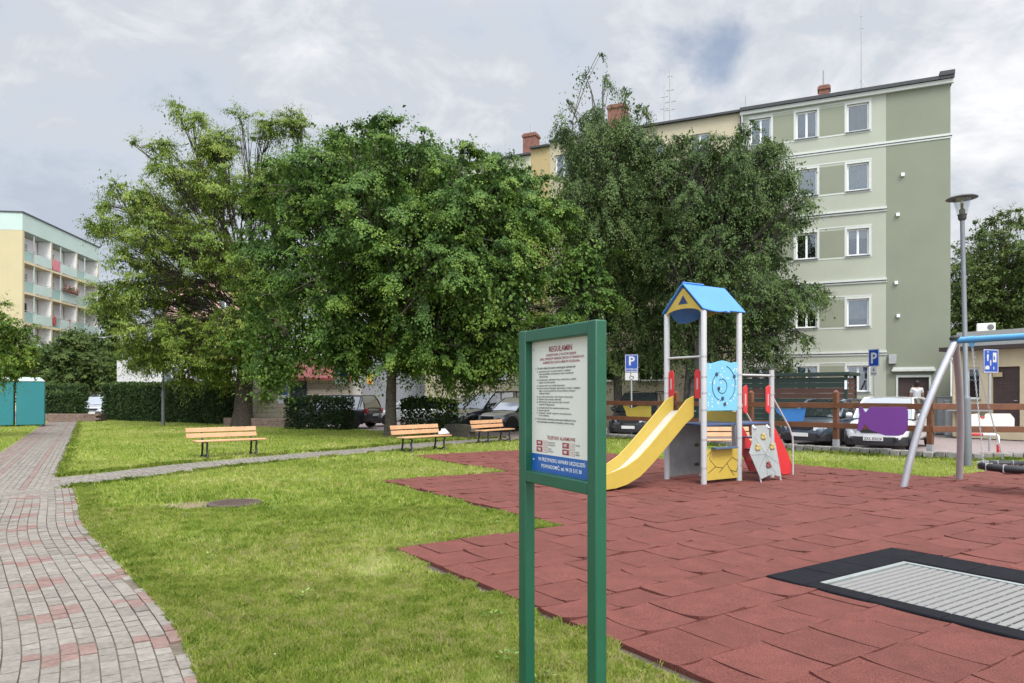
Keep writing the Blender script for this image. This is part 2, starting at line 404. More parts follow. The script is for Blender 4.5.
# ------------------------------------------------------------ grass (uncountable)
M_grass = attr_mat('grass_blade', [(0, (.10, .185, .028)), (.35, (.25, .36, .055)), (.62, (.40, .485, .090)), (.85, (.54, .56, .17)), (1, (.63, .58, .30))], .6, .2, transl=.5)
def in_lawn(P):
    ok = inpoly(P, LAWN)
    for q in PATHS: ok &= ~inpoly(P, q)
    ok &= ~inpoly(P, st_poly(grow(RUB, .005)))
    ok &= ~(inpoly(P, st_poly(grow(RUB, .085))) & (vnoise(P, 2.2, 41) > .42) & (vnoise(P, 9, 42) > .25))
    return ok
MH = G(235, 505.5)
def blades(P, h, w, tint_shift=0.0, lean=.42):
    n = len(P); a = rng.random(n)*2*math.pi; d = np.stack([np.cos(a), np.sin(a)], 1); l = rng.random(n)**.7*lean*1.5
    s = np.stack([-d[:, 1], d[:, 0]], 1)
    # width axis turned mostly towards any viewer: random
    V = np.zeros((n, 5, 3)); z0 = np.zeros(n)
    base = np.c_[P, z0]; H = h*rng.uniform(.6, 1.35, n); W = w*rng.uniform(.7, 1.3, n)
    s3 = np.c_[s, np.zeros(n)]; d3 = np.c_[d, np.zeros(n)]; up = np.array([0, 0, 1.0])
    mid = base+up*(H*.6)[:, None]+d3*(H*l*.3)[:, None]; tip = base+up*(H*(1-.25*l))[:, None]+d3*(H*l)[:, None]
    V[:, 0] = base-s3*(W/2)[:, None]; V[:, 1] = base+s3*(W/2)[:, None]; V[:, 2] = mid+s3*(W*.42)[:, None]; V[:, 3] = tip; V[:, 4] = mid-s3*(W*.42)[:, None]
    g = .5*vnoise(P, .55, 1)+.3*vnoise(P, 1.7, 2)+.2*vnoise(P, 5, 3)
    t = .61+(g-.5)*.55+(vnoise(P, 13, 7)-.5)*.42+rng.normal(0, .17, n)+tint_shift
    return V, np.clip(t, 0, 1)
def zone(y0, y1, dens, h, w, xm=.80):
    area = (y1-y0)*(y0+y1)*xm+(y1-y0)*2; n = int(area*dens)
    y = np.sqrt(rng.random(n)*(y1**2-y0**2)+y0**2); x = (rng.random(n)*2-1)*(xm*y+.6)
    P = np.stack([x, y], 1); P = P[in_lawn(P)]
    dmh = np.hypot((P[:, 0]-MH[0])/1.0, P[:, 1]-MH[1]); dm2 = np.hypot(P[:, 0]-MH[0]+.55, (P[:, 1]-MH[1])*1.7+.1)
    P = P[(dmh > .36) & ((dm2 > .60) | (rng.random(len(P)) < .12))]
    bare = vnoise(P, .9, 8); P = P[(bare < .80) | (rng.random(len(P)) < .45)]
    clump = .6+.8*vnoise(P, 8, 5)
    return blades(P, h*clump*(.75+.5*vnoise(P, .8, 4)), w)
GR = [zone(3.0, 6.2, 12500, .046, .0030), zone(6.2, 10, 5000, .050, .0048), zone(10, 17, 1300, .058, .010), zone(17, 30, 450, .065, .018), zone(30, 46, 160, .07, .03)]
# longer tufts along the edges
def along(poly, n, spread, h, shift=-.12):
    pts = np.array([tuple(p)[:2] for p in poly]); seg = rng.integers(0, len(pts)-1, n); f = rng.random(n)[:, None]
    P = pts[seg]*(1-f)+pts[seg+1]*f+rng.normal(0, spread, (n, 2)); P = P[in_lawn(P) & (P[:, 1] > 2.5)]
    P = P[vnoise(P, 3, 9) > .22]
    return blades(P, h*(.6+.8*vnoise(P, 4, 6)), .004, shift, .6)
def dens_poly(p, step=.1):
    o = []
    for a, b in zip(p, p[1:]):
        a, b = Vector(a), Vector(b); k = max(1, int((b-a).length/step)); o += [tuple(a.lerp(b, i/k)) for i in range(k)]
    return o
GR.append(along(edge_pts(edge_main, .14), 30000, .07, .05, -.06))
GR.append(along(dens_poly(st_poly([(-.05, -5), (-.05, .05), (2.15, .05), (2.15, 5.4), (4.95, 5.45), (4.95, 9.9)])), 22000, .07, .048, -.02))
GR.append(along(edge_pts(line_up, .12), 9000, .08, .08)); GR.append(along(edge_pts(line_side, .14), 9000, .08, .08)); GR.append(along(edge_pts(line_side, -1.7), 9000, .08, .08))
GR.append(along(dens_poly([(3.5, 25.6), (7.7, 20.3), (10.7, 17.15), (13, 17.1)]), 9000, .08, .11))
V = np.concatenate([g[0] for g in GR]); T = np.concatenate([g[1] for g in GR])
tag(np_mesh('grass', V, 5, M_grass, T), kind='stuff')
# small white clover heads and dry litter scattered in the grass
n = 420; y = np.sqrt(rng.random(n)*(20**2-3.2**2)+3.2**2); x = (rng.random(n)*2-1)*.8*y; P = np.stack([x, y], 1); P = P[in_lawn(P)]; P = P[vnoise(P, .7, 12) > .5]
c = np.c_[P, np.full(len(P), .055)]; r_ = rng.uniform(.003, .007, len(P))[:, None]
V = np.stack([c+r_*np.array(q) for q in ((1, 0, 0), (0, 1, .3), (-1, 0, 0), (0, -1, .3))], 1)
tag(np_mesh('clover_flowers', V, 4, mat('clover', (.6, .6, .5), .8)), kind='stuff')

# low broadleaf weeds and darker tussocks in the lawn
n = 150; y = np.sqrt(rng.random(n)*(14**2-3.1**2)+3.1**2); x = (rng.random(n)*2-1)*.8*y; P = np.stack([x, y], 1); P = P[in_lawn(P)]; P = P[vnoise(P, .9, 15) > .45]
VV = []
for px_, py_ in P:
    k = rng.integers(10, 26); a = rng.random(k)*6.283; r_ = rng.random(k)**.6*rng.uniform(.05, .16); l = rng.uniform(.018, .045, k); z = rng.uniform(.03, .065, k)
    c = np.c_[px_+r_*np.cos(a), py_+r_*np.sin(a), z]; d = np.c_[np.cos(a), np.sin(a), rng.uniform(-.1, .5, k)]; sd = np.c_[-np.sin(a), np.cos(a), np.zeros(k)]
    VV.append(np.stack([c, c+d*(l*.5)[:, None]+sd*(l*.32)[:, None], c+d*l[:, None], c+d*(l*.5)[:, None]-sd*(l*.32)[:, None]], 1))
VV = np.concatenate(VV); tag(np_mesh('weeds', VV, 4, attr_mat('weed_leaf', [(0, (.07, .14, .03)), (.5, (.14, .24, .05)), (1, (.24, .33, .09))], .6, .25, transl=.3), rng.random(len(VV))), kind='stuff')
# ------------------------------------------------------------ trees, hedges
BARK_L = mat('linden_bark', (.07, .06, .045), .95, .45, 9, col2=(.13, .11, .085), bump=1.0, bscale=22)
BARK = mat('bark', (.032, .025, .018), .95, .45, 9, col2=(.06, .047, .034), bump=1.0, bscale=22)
BARK2 = mat('birch_bark', (.06, .052, .045), .9, .5, 5, col2=(.12, .105, .09), bump=.8, bscale=25)
def leaf_mat(name, stops, tr=.28): return attr_mat(name, stops, .6, .22, transl=tr)
LINDEN = leaf_mat('linden_leaf', [(0, (.028, .066, .015)), (.45, (.075, .145, .024)), (.8, (.155, .24, .034)), (1, (.26, .33, .06))])
LOCUST = leaf_mat('locust_leaf', [(0, (.05, .095, .016)), (.45, (.125, .195, .030)), (.8, (.22, .29, .05)), (1, (.33, .37, .10))])
BIRCH = leaf_mat('birch_leaf', [(0, (.040, .078, .025)), (.5, (.088, .140, .040)), (.85, (.142, .195, .056)), (1, (.20, .24, .085))])
FAR = leaf_mat('far_leaf', [(0, (.035, .07, .02)), (.5, (.085, .13, .03)), (1, (.16, .20, .05))])
HEDGE = leaf_mat('hedge_leaf', [(0, (.018, .04, .012)), (.5, (.038, .072, .018)), (.85, (.075, .12, .025)), (1, (.13, .18, .04))])
def lob(u, v, r, Y): return (np.array([(u-512)/F*Y, Y, EYE+(HZ-v)/F*Y]), r*Y/F)
def leaves(pos, ax, nr, size, asp=.75):
    n = len(pos); ax = unit(ax); side = unit(np.cross(nr, ax)); up = unit(np.cross(ax, side)); L_ = size[:, None]
    V = np.zeros((n, 4, 3)); V[:, 0] = pos; V[:, 2] = pos+ax*L_-up*L_*.12
    V[:, 1] = pos+ax*L_*.45+side*L_*asp*.5+up*L_*.07; V[:, 3] = pos+ax*L_*.45-side*L_*asp*.5+up*L_*.07
    return V
def sprays(C, O, rad, n, size, droop, asp, flat, tvar=(.5, .10, .05), weep=0, nsub=6, spread=.6, jit=.10, tip=.35):
    """C clump centres, O outward vectors: each clump is a fan of drooping leafy twigs"""
    k = len(C); rr = rad*rng.uniform(.55, 1.5, k)
    ax = unit(O*np.array([1, 1, .45])+rng.normal(0, .3, (k, 3))+np.array([0, 0, .12-droop*.35]))
    sub = unit(ax[:, None]+rng.normal(0, spread, (k, nsub, 3))*np.array([1, 1, flat])); ln = rng.uniform(.6, 1.25, (k, nsub))
    idx = rng.integers(0, nsub, (k, n)); kk = np.arange(k)[:, None]; sd = sub[kk, idx]; l = ln[kk, idx]
    s = rng.random((k, n))**.75
    p = C[:, None]+sd*((s*1.45-.45)*l*rr[:, None])[:, :, None]+rng.normal(0, jit, (k, n, 3))*rr[:, None, None]*np.array([1, 1, .6])
    p[:, :, 2] -= (droop*.6*s**2+weep*s**1.6)*l*rr[:, None]
    d = sd*.7+rng.normal(0, .36, (k, n, 3))+np.array([0, 0, -.55-droop*.35])
    nrm = O[:, None]*.4+np.array([0, 0, 1.0])+sd*.45+rng.normal(0, .20, (k, n, 3))
    sz = size*rng.uniform(.55, 1.3, (k, n))*(1.05-.3*s)
    tn = np.clip(rng.normal(tvar[0], tvar[1], k)[:, None]+rng.normal(0, tvar[2], (k, n))+tip*(s-.55), 0, 1)  # tint rises along the twig: sunlit crown tips put into leaf colour
    return leaves(p.reshape(-1, 3), d.reshape(-1, 3), unit(nrm.reshape(-1, 3)), sz.reshape(-1), asp), tn.reshape(-1)
def bez(a, b, c, n): return [a*(1-t)**2+b*2*t*(1-t)+c*t*t for t in np.linspace(0, 1, n)]
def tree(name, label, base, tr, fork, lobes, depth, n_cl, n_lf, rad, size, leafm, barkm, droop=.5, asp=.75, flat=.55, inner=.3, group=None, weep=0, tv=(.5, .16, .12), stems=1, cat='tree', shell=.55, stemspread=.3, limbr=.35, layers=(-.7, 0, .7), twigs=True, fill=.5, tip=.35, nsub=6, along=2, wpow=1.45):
    root = thing(name, label, cat, base, 0, group); b0 = np.array(base, float)
    cen = np.mean([l[0] for l in lobes], 0); L3 = []
    for c, r in lobes:
        dxz = math.hypot(c[0]-cen[0], (c[2]-cen[2])*.9); D = math.sqrt(max(depth**2-dxz**2*.9, 0)) if depth else 0
        for q in (layers if D > r*.8 else (0,)):
            cc = c+np.array([0, q*max(D-r*.4, 0), 0]); cc[0] = cc[0]*(cc[1]/c[1]) if False else cc[0]; L3.append((cc+rng.normal(0, r*.12, 3), r*rng.uniform(.88, 1.08)))
    vol = np.array([r**wpow for _, r in L3]); vol /= vol.sum()
    C, O, LI = [], [], []
    pick = rng.choice(len(L3), n_cl, p=vol)
    dirs = unit(rng.normal(0, 1, (n_cl, 3))); rf = np.where(rng.random(n_cl) < inner, rng.random(n_cl)**.5*shell, shell+(1-shell)*rng.random(n_cl))
    for i in range(n_cl):
        c, r = L3[pick[i]]; C.append(c+dirs[i]*r*rf[i]*np.array([1, 1, .92])); O.append(dirs[i]); LI.append(pick[i])
    C, O = np.array(C), np.array(O)
    # drop clumps buried deep inside the whole crown or below ground
    ok = C[:, 2] > max(.5, b0[2]+.4); C, O, LI = C[ok], O[ok], np.array(LI)[ok]
    mb = MB(); tops = []
    for k in range(stems):
        off = np.array([rng.normal(0, stemspread), rng.normal(0, stemspread), 0]) if stems > 1 else np.zeros(3)
        top = np.array([fork[0], fork[1], fork[2]])+off*3; rk = tr/(stems**.5)
        midp = b0*.45+top*.55+np.array([rng.normal(0, .12), rng.normal(0, .12), 0])
        pts = bez(b0+off*.5, midp, top, 9); rs = [rk*1.3 if i == 0 else rk*(1-.45*i/8) for i in range(9)]
        mb.tube([p-b0 for p in pts], rs, 12); tops.append((top, rk*.55, pts))
    limb = {}
    for i, (c, r) in enumerate(L3):
        top, rk, pts = tops[i % len(tops)]
        st = pts[rng.integers(5, 9)] if c[2] > top[2]-2 else pts[rng.integers(5, 8)]
        ctrl = st*.5+c*.5+np.array([rng.normal(0, .1), rng.normal(0, .1), .16])*np.array([1, 1, 1.0])*np.linalg.norm(c-st)
        lp = bez(st, ctrl, c, 7); limb[i] = lp; r0 = min(rk*.7, tr*limbr*(.45+.5*rng.random()))
        mb.tube([p-b0 for p in lp], [r0*(1-.8*k/6)+.01 for k in range(7)], 6, False)
    if along:
        ex = [(limb[i][k]+rng.normal(0, .3, 3), rng.normal(0, 1, 3)+np.array([0, 0, .5]), i) for i in limb for k in rng.choice([2, 3, 4, 5], along, replace=False)]
        ex = [q for q in ex if q[0][2] > b0[2]+2.2]
        C = np.concatenate([C, np.array([q[0] for q in ex])]); O = np.concatenate([O, unit(np.array([q[1] for q in ex]))]); LI = np.concatenate([LI, np.array([q[2] for q in ex])])
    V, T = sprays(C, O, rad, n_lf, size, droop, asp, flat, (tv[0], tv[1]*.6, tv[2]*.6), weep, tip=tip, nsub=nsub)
    # shaded foliage inside the crown
    nf = int(n_cl*fill)
    if nf:
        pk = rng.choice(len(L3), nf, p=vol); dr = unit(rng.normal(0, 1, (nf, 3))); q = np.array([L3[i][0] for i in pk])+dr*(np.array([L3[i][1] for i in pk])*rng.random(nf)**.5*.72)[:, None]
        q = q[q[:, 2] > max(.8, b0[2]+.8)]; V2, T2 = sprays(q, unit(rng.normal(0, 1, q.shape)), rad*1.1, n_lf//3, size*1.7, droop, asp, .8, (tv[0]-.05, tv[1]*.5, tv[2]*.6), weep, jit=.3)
        V = np.concatenate([V, V2]); T = np.concatenate([T, T2])
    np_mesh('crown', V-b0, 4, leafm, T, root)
    if twigs:
        for i in range(len(C)):
            lp = limb[LI[i]]; a = lp[rng.integers(3, 7)]; c = C[i]; mid = (a+c)/2+rng.normal(0, .12, 3)+np.array([0, 0, .1])
            mb.tube([p-b0 for p in (a, mid, c)], [.028, .018, .006], 3, False)
    o = mb.build('trunk', barkm, root, fix=False, ang=80)
    return root
Y1 = 27.7
# big dense linden in the middle
lind = [(300,152,22),(335,128,16),(392,112,12),(330,192,56),(385,165,53),(450,190,56),(512,218,52),(562,268,38),(345,270,58),(425,285,66),(500,292,56),(305,322,32),(350,332,28),(462,345,36),(500,338,34),(555,315,34),(300,240,46),(395,232,60),(470,240,60),(378,122,18),(345,140,22),(432,146,24),(500,168,26),(548,200,28),(524,166,20),(540,212,30),(588,250,26),(598,288,24),(580,335,22),(530,182,26),(320,155,24),(400,350,18),(440,350,18),(480,352,14),(505,346,16),(290,348,22),(272,368,18),(318,340,20),(352,345,22),(575,300,26),(268,235,34),(255,285,34),(262,335,26)]
tree('linden_tree', 'large dense green linden on the lawn behind the bench with the bag', (-4.72, Y1, 0), .235, (-4.5, Y1, 4.4),
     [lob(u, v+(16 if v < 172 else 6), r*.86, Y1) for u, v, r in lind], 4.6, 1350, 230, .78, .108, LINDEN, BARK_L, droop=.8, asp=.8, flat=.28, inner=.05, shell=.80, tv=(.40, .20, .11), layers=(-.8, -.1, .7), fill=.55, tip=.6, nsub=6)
# airy yellow-green locust on the left
YL = 35.5
loc = [(190,112,17),(172,104,11),(150,140,17),(126,141,8),(215,140,26),(262,122,22),(240,112,12),(290,120,16),(122,190,15),(98,200,9),(150,205,24),(92,225,8),(118,228,14),(140,262,24),(122,292,18),(190,180,34),(235,190,40),(275,180,34),(180,240,38),(225,260,44),(165,290,30),(150,325,28),(130,345,16),(190,330,34),(235,325,38),(270,300,38),(215,365,22),(250,360,24),(290,350,24),(180,372,14),(275,375,16),(262,392,12),(100,300,10),(150,352,26),(190,358,28),(228,352,28),(128,362,12),(300,220,30),(320,170,26)]
tree('locust_tree', 'tall airy yellow-green tree with a thick dark trunk behind the leftmost bench', (-13.45, YL, 0), .47, (-13.0, YL, 6.5),
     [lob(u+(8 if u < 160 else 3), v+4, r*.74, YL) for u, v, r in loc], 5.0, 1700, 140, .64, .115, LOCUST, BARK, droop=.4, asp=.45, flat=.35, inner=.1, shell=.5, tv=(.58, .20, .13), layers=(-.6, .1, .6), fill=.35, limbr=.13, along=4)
# weeping birch with the thin top, and the fuller multi-stemmed birch in front of the green building
YB = 29.5
b1 = [(600,52,7),(584,74,11),(605,80,14),(566,100,12),(628,92,14),(596,115,24),(640,108,14),(562,130,13),(620,142,28),(585,160,28),(640,165,26),(608,190,36),(570,205,26),(640,215,36),(600,245,40),(572,270,26),(640,265,40),(605,300,40),(640,325,36),(590,340,26),(615,355,24),(570,320,20),(645,350,22)]
tree('weeping_birch', 'tall weeping birch with a thin wispy top standing behind the slide', (4.6, YB+1.2, 0), .2, (4.1, YB+1.2, 8.5),
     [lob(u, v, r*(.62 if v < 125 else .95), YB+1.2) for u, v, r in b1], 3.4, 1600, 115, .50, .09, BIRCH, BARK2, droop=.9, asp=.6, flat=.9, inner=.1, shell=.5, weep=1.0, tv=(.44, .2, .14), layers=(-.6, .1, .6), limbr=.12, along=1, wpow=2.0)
b2 = [(684,142,14),(664,152,18),(700,155,16),(722,158,16),(742,132,12),(660,165,24),(690,200,34),(725,205,34),(752,165,24),(776,185,18),(782,215,16),(700,165,24),(672,180,24),(730,180,22),(748,128,12),(760,158,18),(768,190,20),(745,210,30),(690,215,36),(710,255,44),(755,255,36),(775,232,16),(790,292,20),(812,297,12),(826,296,7),(775,300,30),(735,300,44),(690,300,40),(668,260,30),(765,340,32),(800,335,14),(720,340,36),(672,330,26),(690,350,24),(785,362,16),(745,366,16)]
tree('birch_tree', 'broad dark green birch with several crooked stems in front of the green apartment block', (7.05, YB-.6, 0), .30, (7.3, YB-.6, 5.0),
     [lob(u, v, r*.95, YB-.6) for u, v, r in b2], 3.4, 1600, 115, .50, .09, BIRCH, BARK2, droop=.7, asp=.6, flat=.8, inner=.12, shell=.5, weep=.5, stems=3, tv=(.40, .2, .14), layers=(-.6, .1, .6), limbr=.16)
YR = 46
rt = [(995,225,12),(990,250,26),(1020,262,24),(970,268,22),(1045,270,30),(960,300,26),(1000,300,36),(1040,315,36),(985,335,26),(1075,300,26),(955,335,20)]
tree('maple_tree', 'broad green tree rising behind the small cream service building', (31.5, YR, 0), .25, (31.3, YR, 6), [lob(u, v, r, YR) for u, v, r in rt], 4.2, 620, 130, .75, .13, FAR, BARK, droop=.35, inner=.1, shell=.5, tv=(.5, .2, .14))
# left background
YQ = 58
tree('hornbeam', 'bushy conical green tree in front of the balcony block, above the clipped hedges', (-35.6, YQ, 0), .2, (-35.5, YQ, 3), [lob(u, v, r, YQ) for u, v, r in ((76,340,10),(74,352,20),(60,365,18),(90,365,18),(74,375,24),(50,378,14),(98,380,12),(76,335,6))], 2.2, 420, 120, .6, .13, FAR, BARK, droop=.3, inner=.1, tv=(.42, .18, .12))
tree('round_shrub', 'loose leafy shrub tree behind the teal cabins', (-41.3, YQ, 0), .15, (-41.3, YQ, 3), [lob(u, v, r, YQ) for u, v, r in ((38,350,12),(28,365,16),(45,372,14),(15,372,16),(32,385,16),(50,355,8))], 2.0, 300, 110, .6, .13, FAR, BARK, droop=.3, inner=.1, tv=(.38, .18, .12))
tree('lilac_tree', 'leafy tree leaning into the left edge of the picture over the teal cabins', (-20.6, 26, 0), .14, (-20.0, 26, 2.4), [lob(u, v, r, 26) for u, v, r in ((-8,340,24),(2,335,12),(-6,365,22),(6,358,12),(-30,350,40),(10,322,8),(-25,310,26),(12,345,7))], 1.6, 300, 120, .34, .075, LINDEN, BARK, droop=.5, inner=.1, tv=(.6, .18, .12))
tree('alder_tree', 'dark tree behind the long hedge, beside the balcony block', (-46, 82, 0), .25, (-46, 82, 5), [lob(u, v, r, 82) for u, v, r in ((116,320,14),(108,345,16),(122,365,20),(105,370,14),(118,300,9),(138,375,16))], 3, 420, 44, .9, .32, FAR, BARK, droop=.3, inner=.1, tv=(.25, .16, .12))
tree('bush', 'yellow-green bush between the small car park and the long hedge', (-33.5, 60, 0), .12, (-33.5, 60, 1.6), [lob(u, v, r, 60) for u, v, r in ((108,375,11),(118,368,12),(112,384,12),(124,382,10))], 1.2, 200, 44, .5, .2, LOCUST, BARK, droop=.3, inner=.1, tv=(.35, .16, .12))

def hedge(name, label, pts, w, h, dens, size, core=True, lean=.35, z0=0, tv=(.45, .2, .15), group='clipped hedges', gaps=0):
    p0, p1 = np.array(pts[0]), np.array(pts[1]); Lh = np.linalg.norm(p1-p0); d = (p1-p0)/Lh; q = np.array([-d[1], d[0]])
    root = thing(name, label, 'hedge', (*((p0+p1)/2), z0), math.atan2(d[1], d[0]), group)
    n = int((Lh*w+2*Lh*h+2*w*h)*dens); ar = np.array([Lh*w, Lh*h, Lh*h, w*h, w*h]); side = rng.choice(5, n, p=ar/ar.sum())
    a, b = rng.random(n)-.5, rng.random(n)-.5; X = np.zeros((n, 3)); O = np.zeros((n, 3))
    X[:, 0] = a*Lh; X[:, 1] = b*w; X[:, 2] = h
    for sd, (ax, sg) in {1: (1, -1), 2: (1, 1), 3: (0, -1), 4: (0, 1)}.items():
        k = side == sd; X[k, 2] = (b[k]+.5)*h
        if ax == 1: X[k, 1] = sg*w/2
        else: X[k, 0] = sg*Lh/2; X[k, 1] = a[k]*w
        O[k, ax] = sg
    O[side == 0, 2] = 1
    bump = .10*(vnoise(X[:, [0, 2]]+7, 1.3, 21)-.5)+.12*(vnoise(X[:, [0, 1]]+3, 2.6, 22)-.5)
    X += O*bump[:, None]; X -= O*(rng.random(n)**2*.16)[:, None]
    rc = .12; X[:, 2] -= np.where(np.abs(X[:, 1]) > w/2-rc, (np.abs(X[:, 1])-(w/2-rc)), 0)*(X[:, 2] > h-.2)*.8
    if gaps: kk = vnoise(X[:, [0, 2]]+11, 2.4, 33) < 1-gaps; X, O = X[kk], O[kk]; n = len(X)
    nr = unit(O+np.array([0, 0, .5])+rng.normal(0, .55, (n, 3))); axx = rng.normal(0, 1, (n, 3))+O*.4
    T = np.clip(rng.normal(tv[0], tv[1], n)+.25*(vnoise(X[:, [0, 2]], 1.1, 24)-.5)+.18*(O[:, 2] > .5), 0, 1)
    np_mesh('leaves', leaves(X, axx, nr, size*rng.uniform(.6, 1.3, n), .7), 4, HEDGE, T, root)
    mb = MB()
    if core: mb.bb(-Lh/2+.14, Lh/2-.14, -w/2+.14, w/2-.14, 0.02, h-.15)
    else:
        for i in range(int(Lh*9)):
            x = (rng.random()-.5)*Lh; y = (rng.random()-.5)*w*.6; mb.tube([(x, y, 0), (x+rng.normal(0, .15), y+rng.normal(0, .1), h*.5), (x+rng.normal(0, .3), y+rng.normal(0, .2), h*.95)], [.02, .013, .006], 4, False)
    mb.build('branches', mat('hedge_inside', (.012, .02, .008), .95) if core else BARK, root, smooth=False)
    return root
hedge('hedge', 'long tall clipped hedge behind the slim dark lamp post', [((110-512)/F*45.2, 45.4), ((234-512)/F*38.4, 38.4)], 1.3, 2.3, 330, .13)
hedge('hedge', 'dark see-through hedge between the thick trunk and the linden', [(-10.35, 33.2), (-7.4, 32.2)], .9, 1.5, 330, .12, core=False, tv=(.2, .15, .12), gaps=.05)
hedge('hedge', 'dark rounded hedge end between the linden trunk and the parked black van', [(-4.3, 28.9), (-2.35, 28.0)], .9, 1.45, 330, .11, core=False, tv=(.28, .16, .13), gaps=.03)
hedge('hedge', 'lower clipped hedge on the brick planter beside the teal cabins', [(-27.9, 42.6), (-26.0, 42.6)], .9, 1.3, 330, .12, z0=.5)
hedge('hedge', 'higher clipped hedge standing behind the planter hedge', [(-30.6, 45.8), (-27.6, 45.8)], 1.0, 2.3, 330, .12)
# ------------------------------------------------------------ buildings
def facade(mb, x0, x1, z0, z1, holes, th=.25, y0=0.0):
    """wall slab from y0 (front) to y0+th with rectangular holes (hx0,hx1,hz0,hz1)"""
    xs = sorted({x0, x1, *[q for h in holes for q in h[:2] if x0 < q < x1]}); zs = sorted({z0, z1, *[q for h in holes for q in h[2:] if z0 < q < z1]})
    def hole(x, z): return any(h[0] < x < h[1] and h[2] < z < h[3] for h in holes)
    for a, b in zip(xs, xs[1:]):
        for c, d in zip(zs, zs[1:]):
            if hole((a+b)/2, (c+d)/2): continue
            mb.face([(a, y0, c), (b, y0, c), (b, y0, d), (a, y0, d)])
    for h in holes:
        a, b, c, d = max(h[0], x0), min(h[1], x1), max(h[2], z0), min(h[3], z1); y1 = y0+th
        mb.face([(a, y0, c), (a, y1, c), (b, y1, c), (b, y0, c)]); mb.face([(a, y0, d), (b, y0, d), (b, y1, d), (a, y1, d)])
        mb.face([(a, y0, c), (a, y0, d), (a, y1, d), (a, y1, c)]); mb.face([(b, y0, c), (b, y1, c), (b, y1, d), (b, y0, d)])
    y1 = y0+th
    for q in ([(x0, y0, z0), (x0, y0, z1), (x0, y1, z1), (x0, y1, z0)], [(x1, y0, z0), (x1, y1, z0), (x1, y1, z1), (x1, y0, z1)], [(x0, y0, z1), (x1, y0, z1), (x1, y1, z1), (x0, y1, z1)]): mb.face(q)
M_frame = mat('window_plastic', (.74, .75, .75), .4, .05)
M_glass = mat('window_glass', (.03, .036, .045), .04, .6, .8, spec=1.0, coat=.6)
M_curt = mat('curtain', (.60, .60, .61), .8, .2, 3); M_blind = mat('roller_blind', (.27, .28, .30), .8, .08, 3)
M_sill = mat('sill_metal', (.22, .23, .24), .5, .2)
def glass_curtain():
    m_ = bpy.data.materials.new('window_clear_glass'); m_.use_nodes = True; t = m_.node_tree; t.nodes.remove(t.nodes['Principled BSDF'])
    tr = t.nodes.new('ShaderNodeBsdfTransparent'); gl = t.nodes.new('ShaderNodeBsdfGlossy'); gl.inputs[1].default_value = .02; tr.inputs[0].default_value = (.75, .8, .82, 1)
    fr = t.nodes.new('ShaderNodeFresnel'); fr.inputs[0].default_value = 1.6; mxs = t.nodes.new('ShaderNodeMixShader')
    ad = t.nodes.new('ShaderNodeMath'); ad.operation = 'ADD'; ad.inputs[1].default_value = .08; t.links.new(fr.outputs[0], ad.inputs[0]); t.links.new(ad.outputs[0], mxs.inputs[0])
    t.links.new(tr.outputs[0], mxs.inputs[1]); t.links.new(gl.outputs[0], mxs.inputs[2]); t.links.new(mxs.outputs[0], t.nodes['Material Output'].inputs[0]); return m_
M_clear = glass_curtain()
M_room = mat('dark_room', (.02, .02, .022), .9)
def window(parent, x0, x1, z0, z1, y=.10, mull=(.5,), curtain=None, trim=None, proud=.015, blind=False):
    """frame in the reveal, pane behind it, curtain inside, sill outside"""
    f = MB(); t = .065
    for q in ((x0, x1, z0, z0+t), (x0, x1, z1-t, z1), (x0, x0+t, z0+t, z1-t), (x1-t, x1, z0+t, z1-t)): f.bb(q[0], q[1], y, y+.06, q[2], q[3])
    for k in mull: xm = x0+(x1-x0)*k; f.bb(xm-.045, xm+.045, y+.004, y+.056, z0+t, z1-t)
    fr = f.build('window', M_frame, parent, smooth=False)
    p = MB(); p.bb(x0+t, x1-t, y+.025, y+.035, z0+t, z1-t); p.build('pane', M_clear, fr, smooth=False)
    r = MB(); r.bb(x0+.002, x1-.002, y+.13, y+.14, z0+.002, z1-.002); r.build('interior', M_room, fr, smooth=False)
    if curtain:
        c = MB(); h = z1-z0; cz = z0+h*(1-curtain); nx = 26
        c.grid([[(x0+.03+(x1-x0-.06)*i/nx, y+.085+.018*math.sin(i*1.9), zz) for i in range(nx+1)] for zz in (cz, z1-.03)])
        c.build('blind' if blind else 'curtain', M_blind if blind else M_curt, fr, fix=False)
    s = MB(); s.bb(x0-.06, x1+.06, -.07, y-.002, z0-.035, z0-.003); s.build('sill', M_sill, fr, smooth=False)
    if trim:
        w = .10; b = MB()
        for q in ((x0-w, x1+w, z1, z1+w), (x0-w, x0, z0-.04, z1), (x1, x1+w, z0-.04, z1)): b.bb(q[0], q[1], -proud, .02, q[2]+.003, q[3]-.003 if q[3] == z1 else q[3])
        b.build('surround', trim, fr, smooth=False)
    return fr
AF = -math.atan2(.414, .910)
LG = mat('render_pale_green', (.355, .37, .30), .9, .05, .6, dirt=.12, bump=.15, bscale=60)
DG = mat('render_sage', (.205, .220, .162), .9, .06, .5, dirt=.15, bump=.15, bscale=60)
PG = mat('render_panel', (.225, .24, .175), .9, .06, .5, dirt=.15, bump=.15, bscale=60)
CR = mat('render_cream', (.44, .39, .27), .9, .07, .5, dirt=.2, bump=.15, bscale=60)
CR2 = mat('render_grey_cream', (.50, .48, .38), .9, .07, .5, dirt=.2)
OR = mat('render_ochre', (.40, .31, .15), .9, .08, .5, dirt=.2)
M_band = mat('white_band', (.52, .54, .50), .8, .06)
M_roof = mat('roof_felt', (.05, .052, .056), .8, .2)
M_grey = mat('gutter_grey', (.36, .37, .37), .5, .1)
M_brk = mat('chimney_brick', (.19, .085, .06), .9, .3, 6, bump=.5, bscale=30)
M_door = mat('brown_door', (.055, .032, .028), .5, .25, 4)
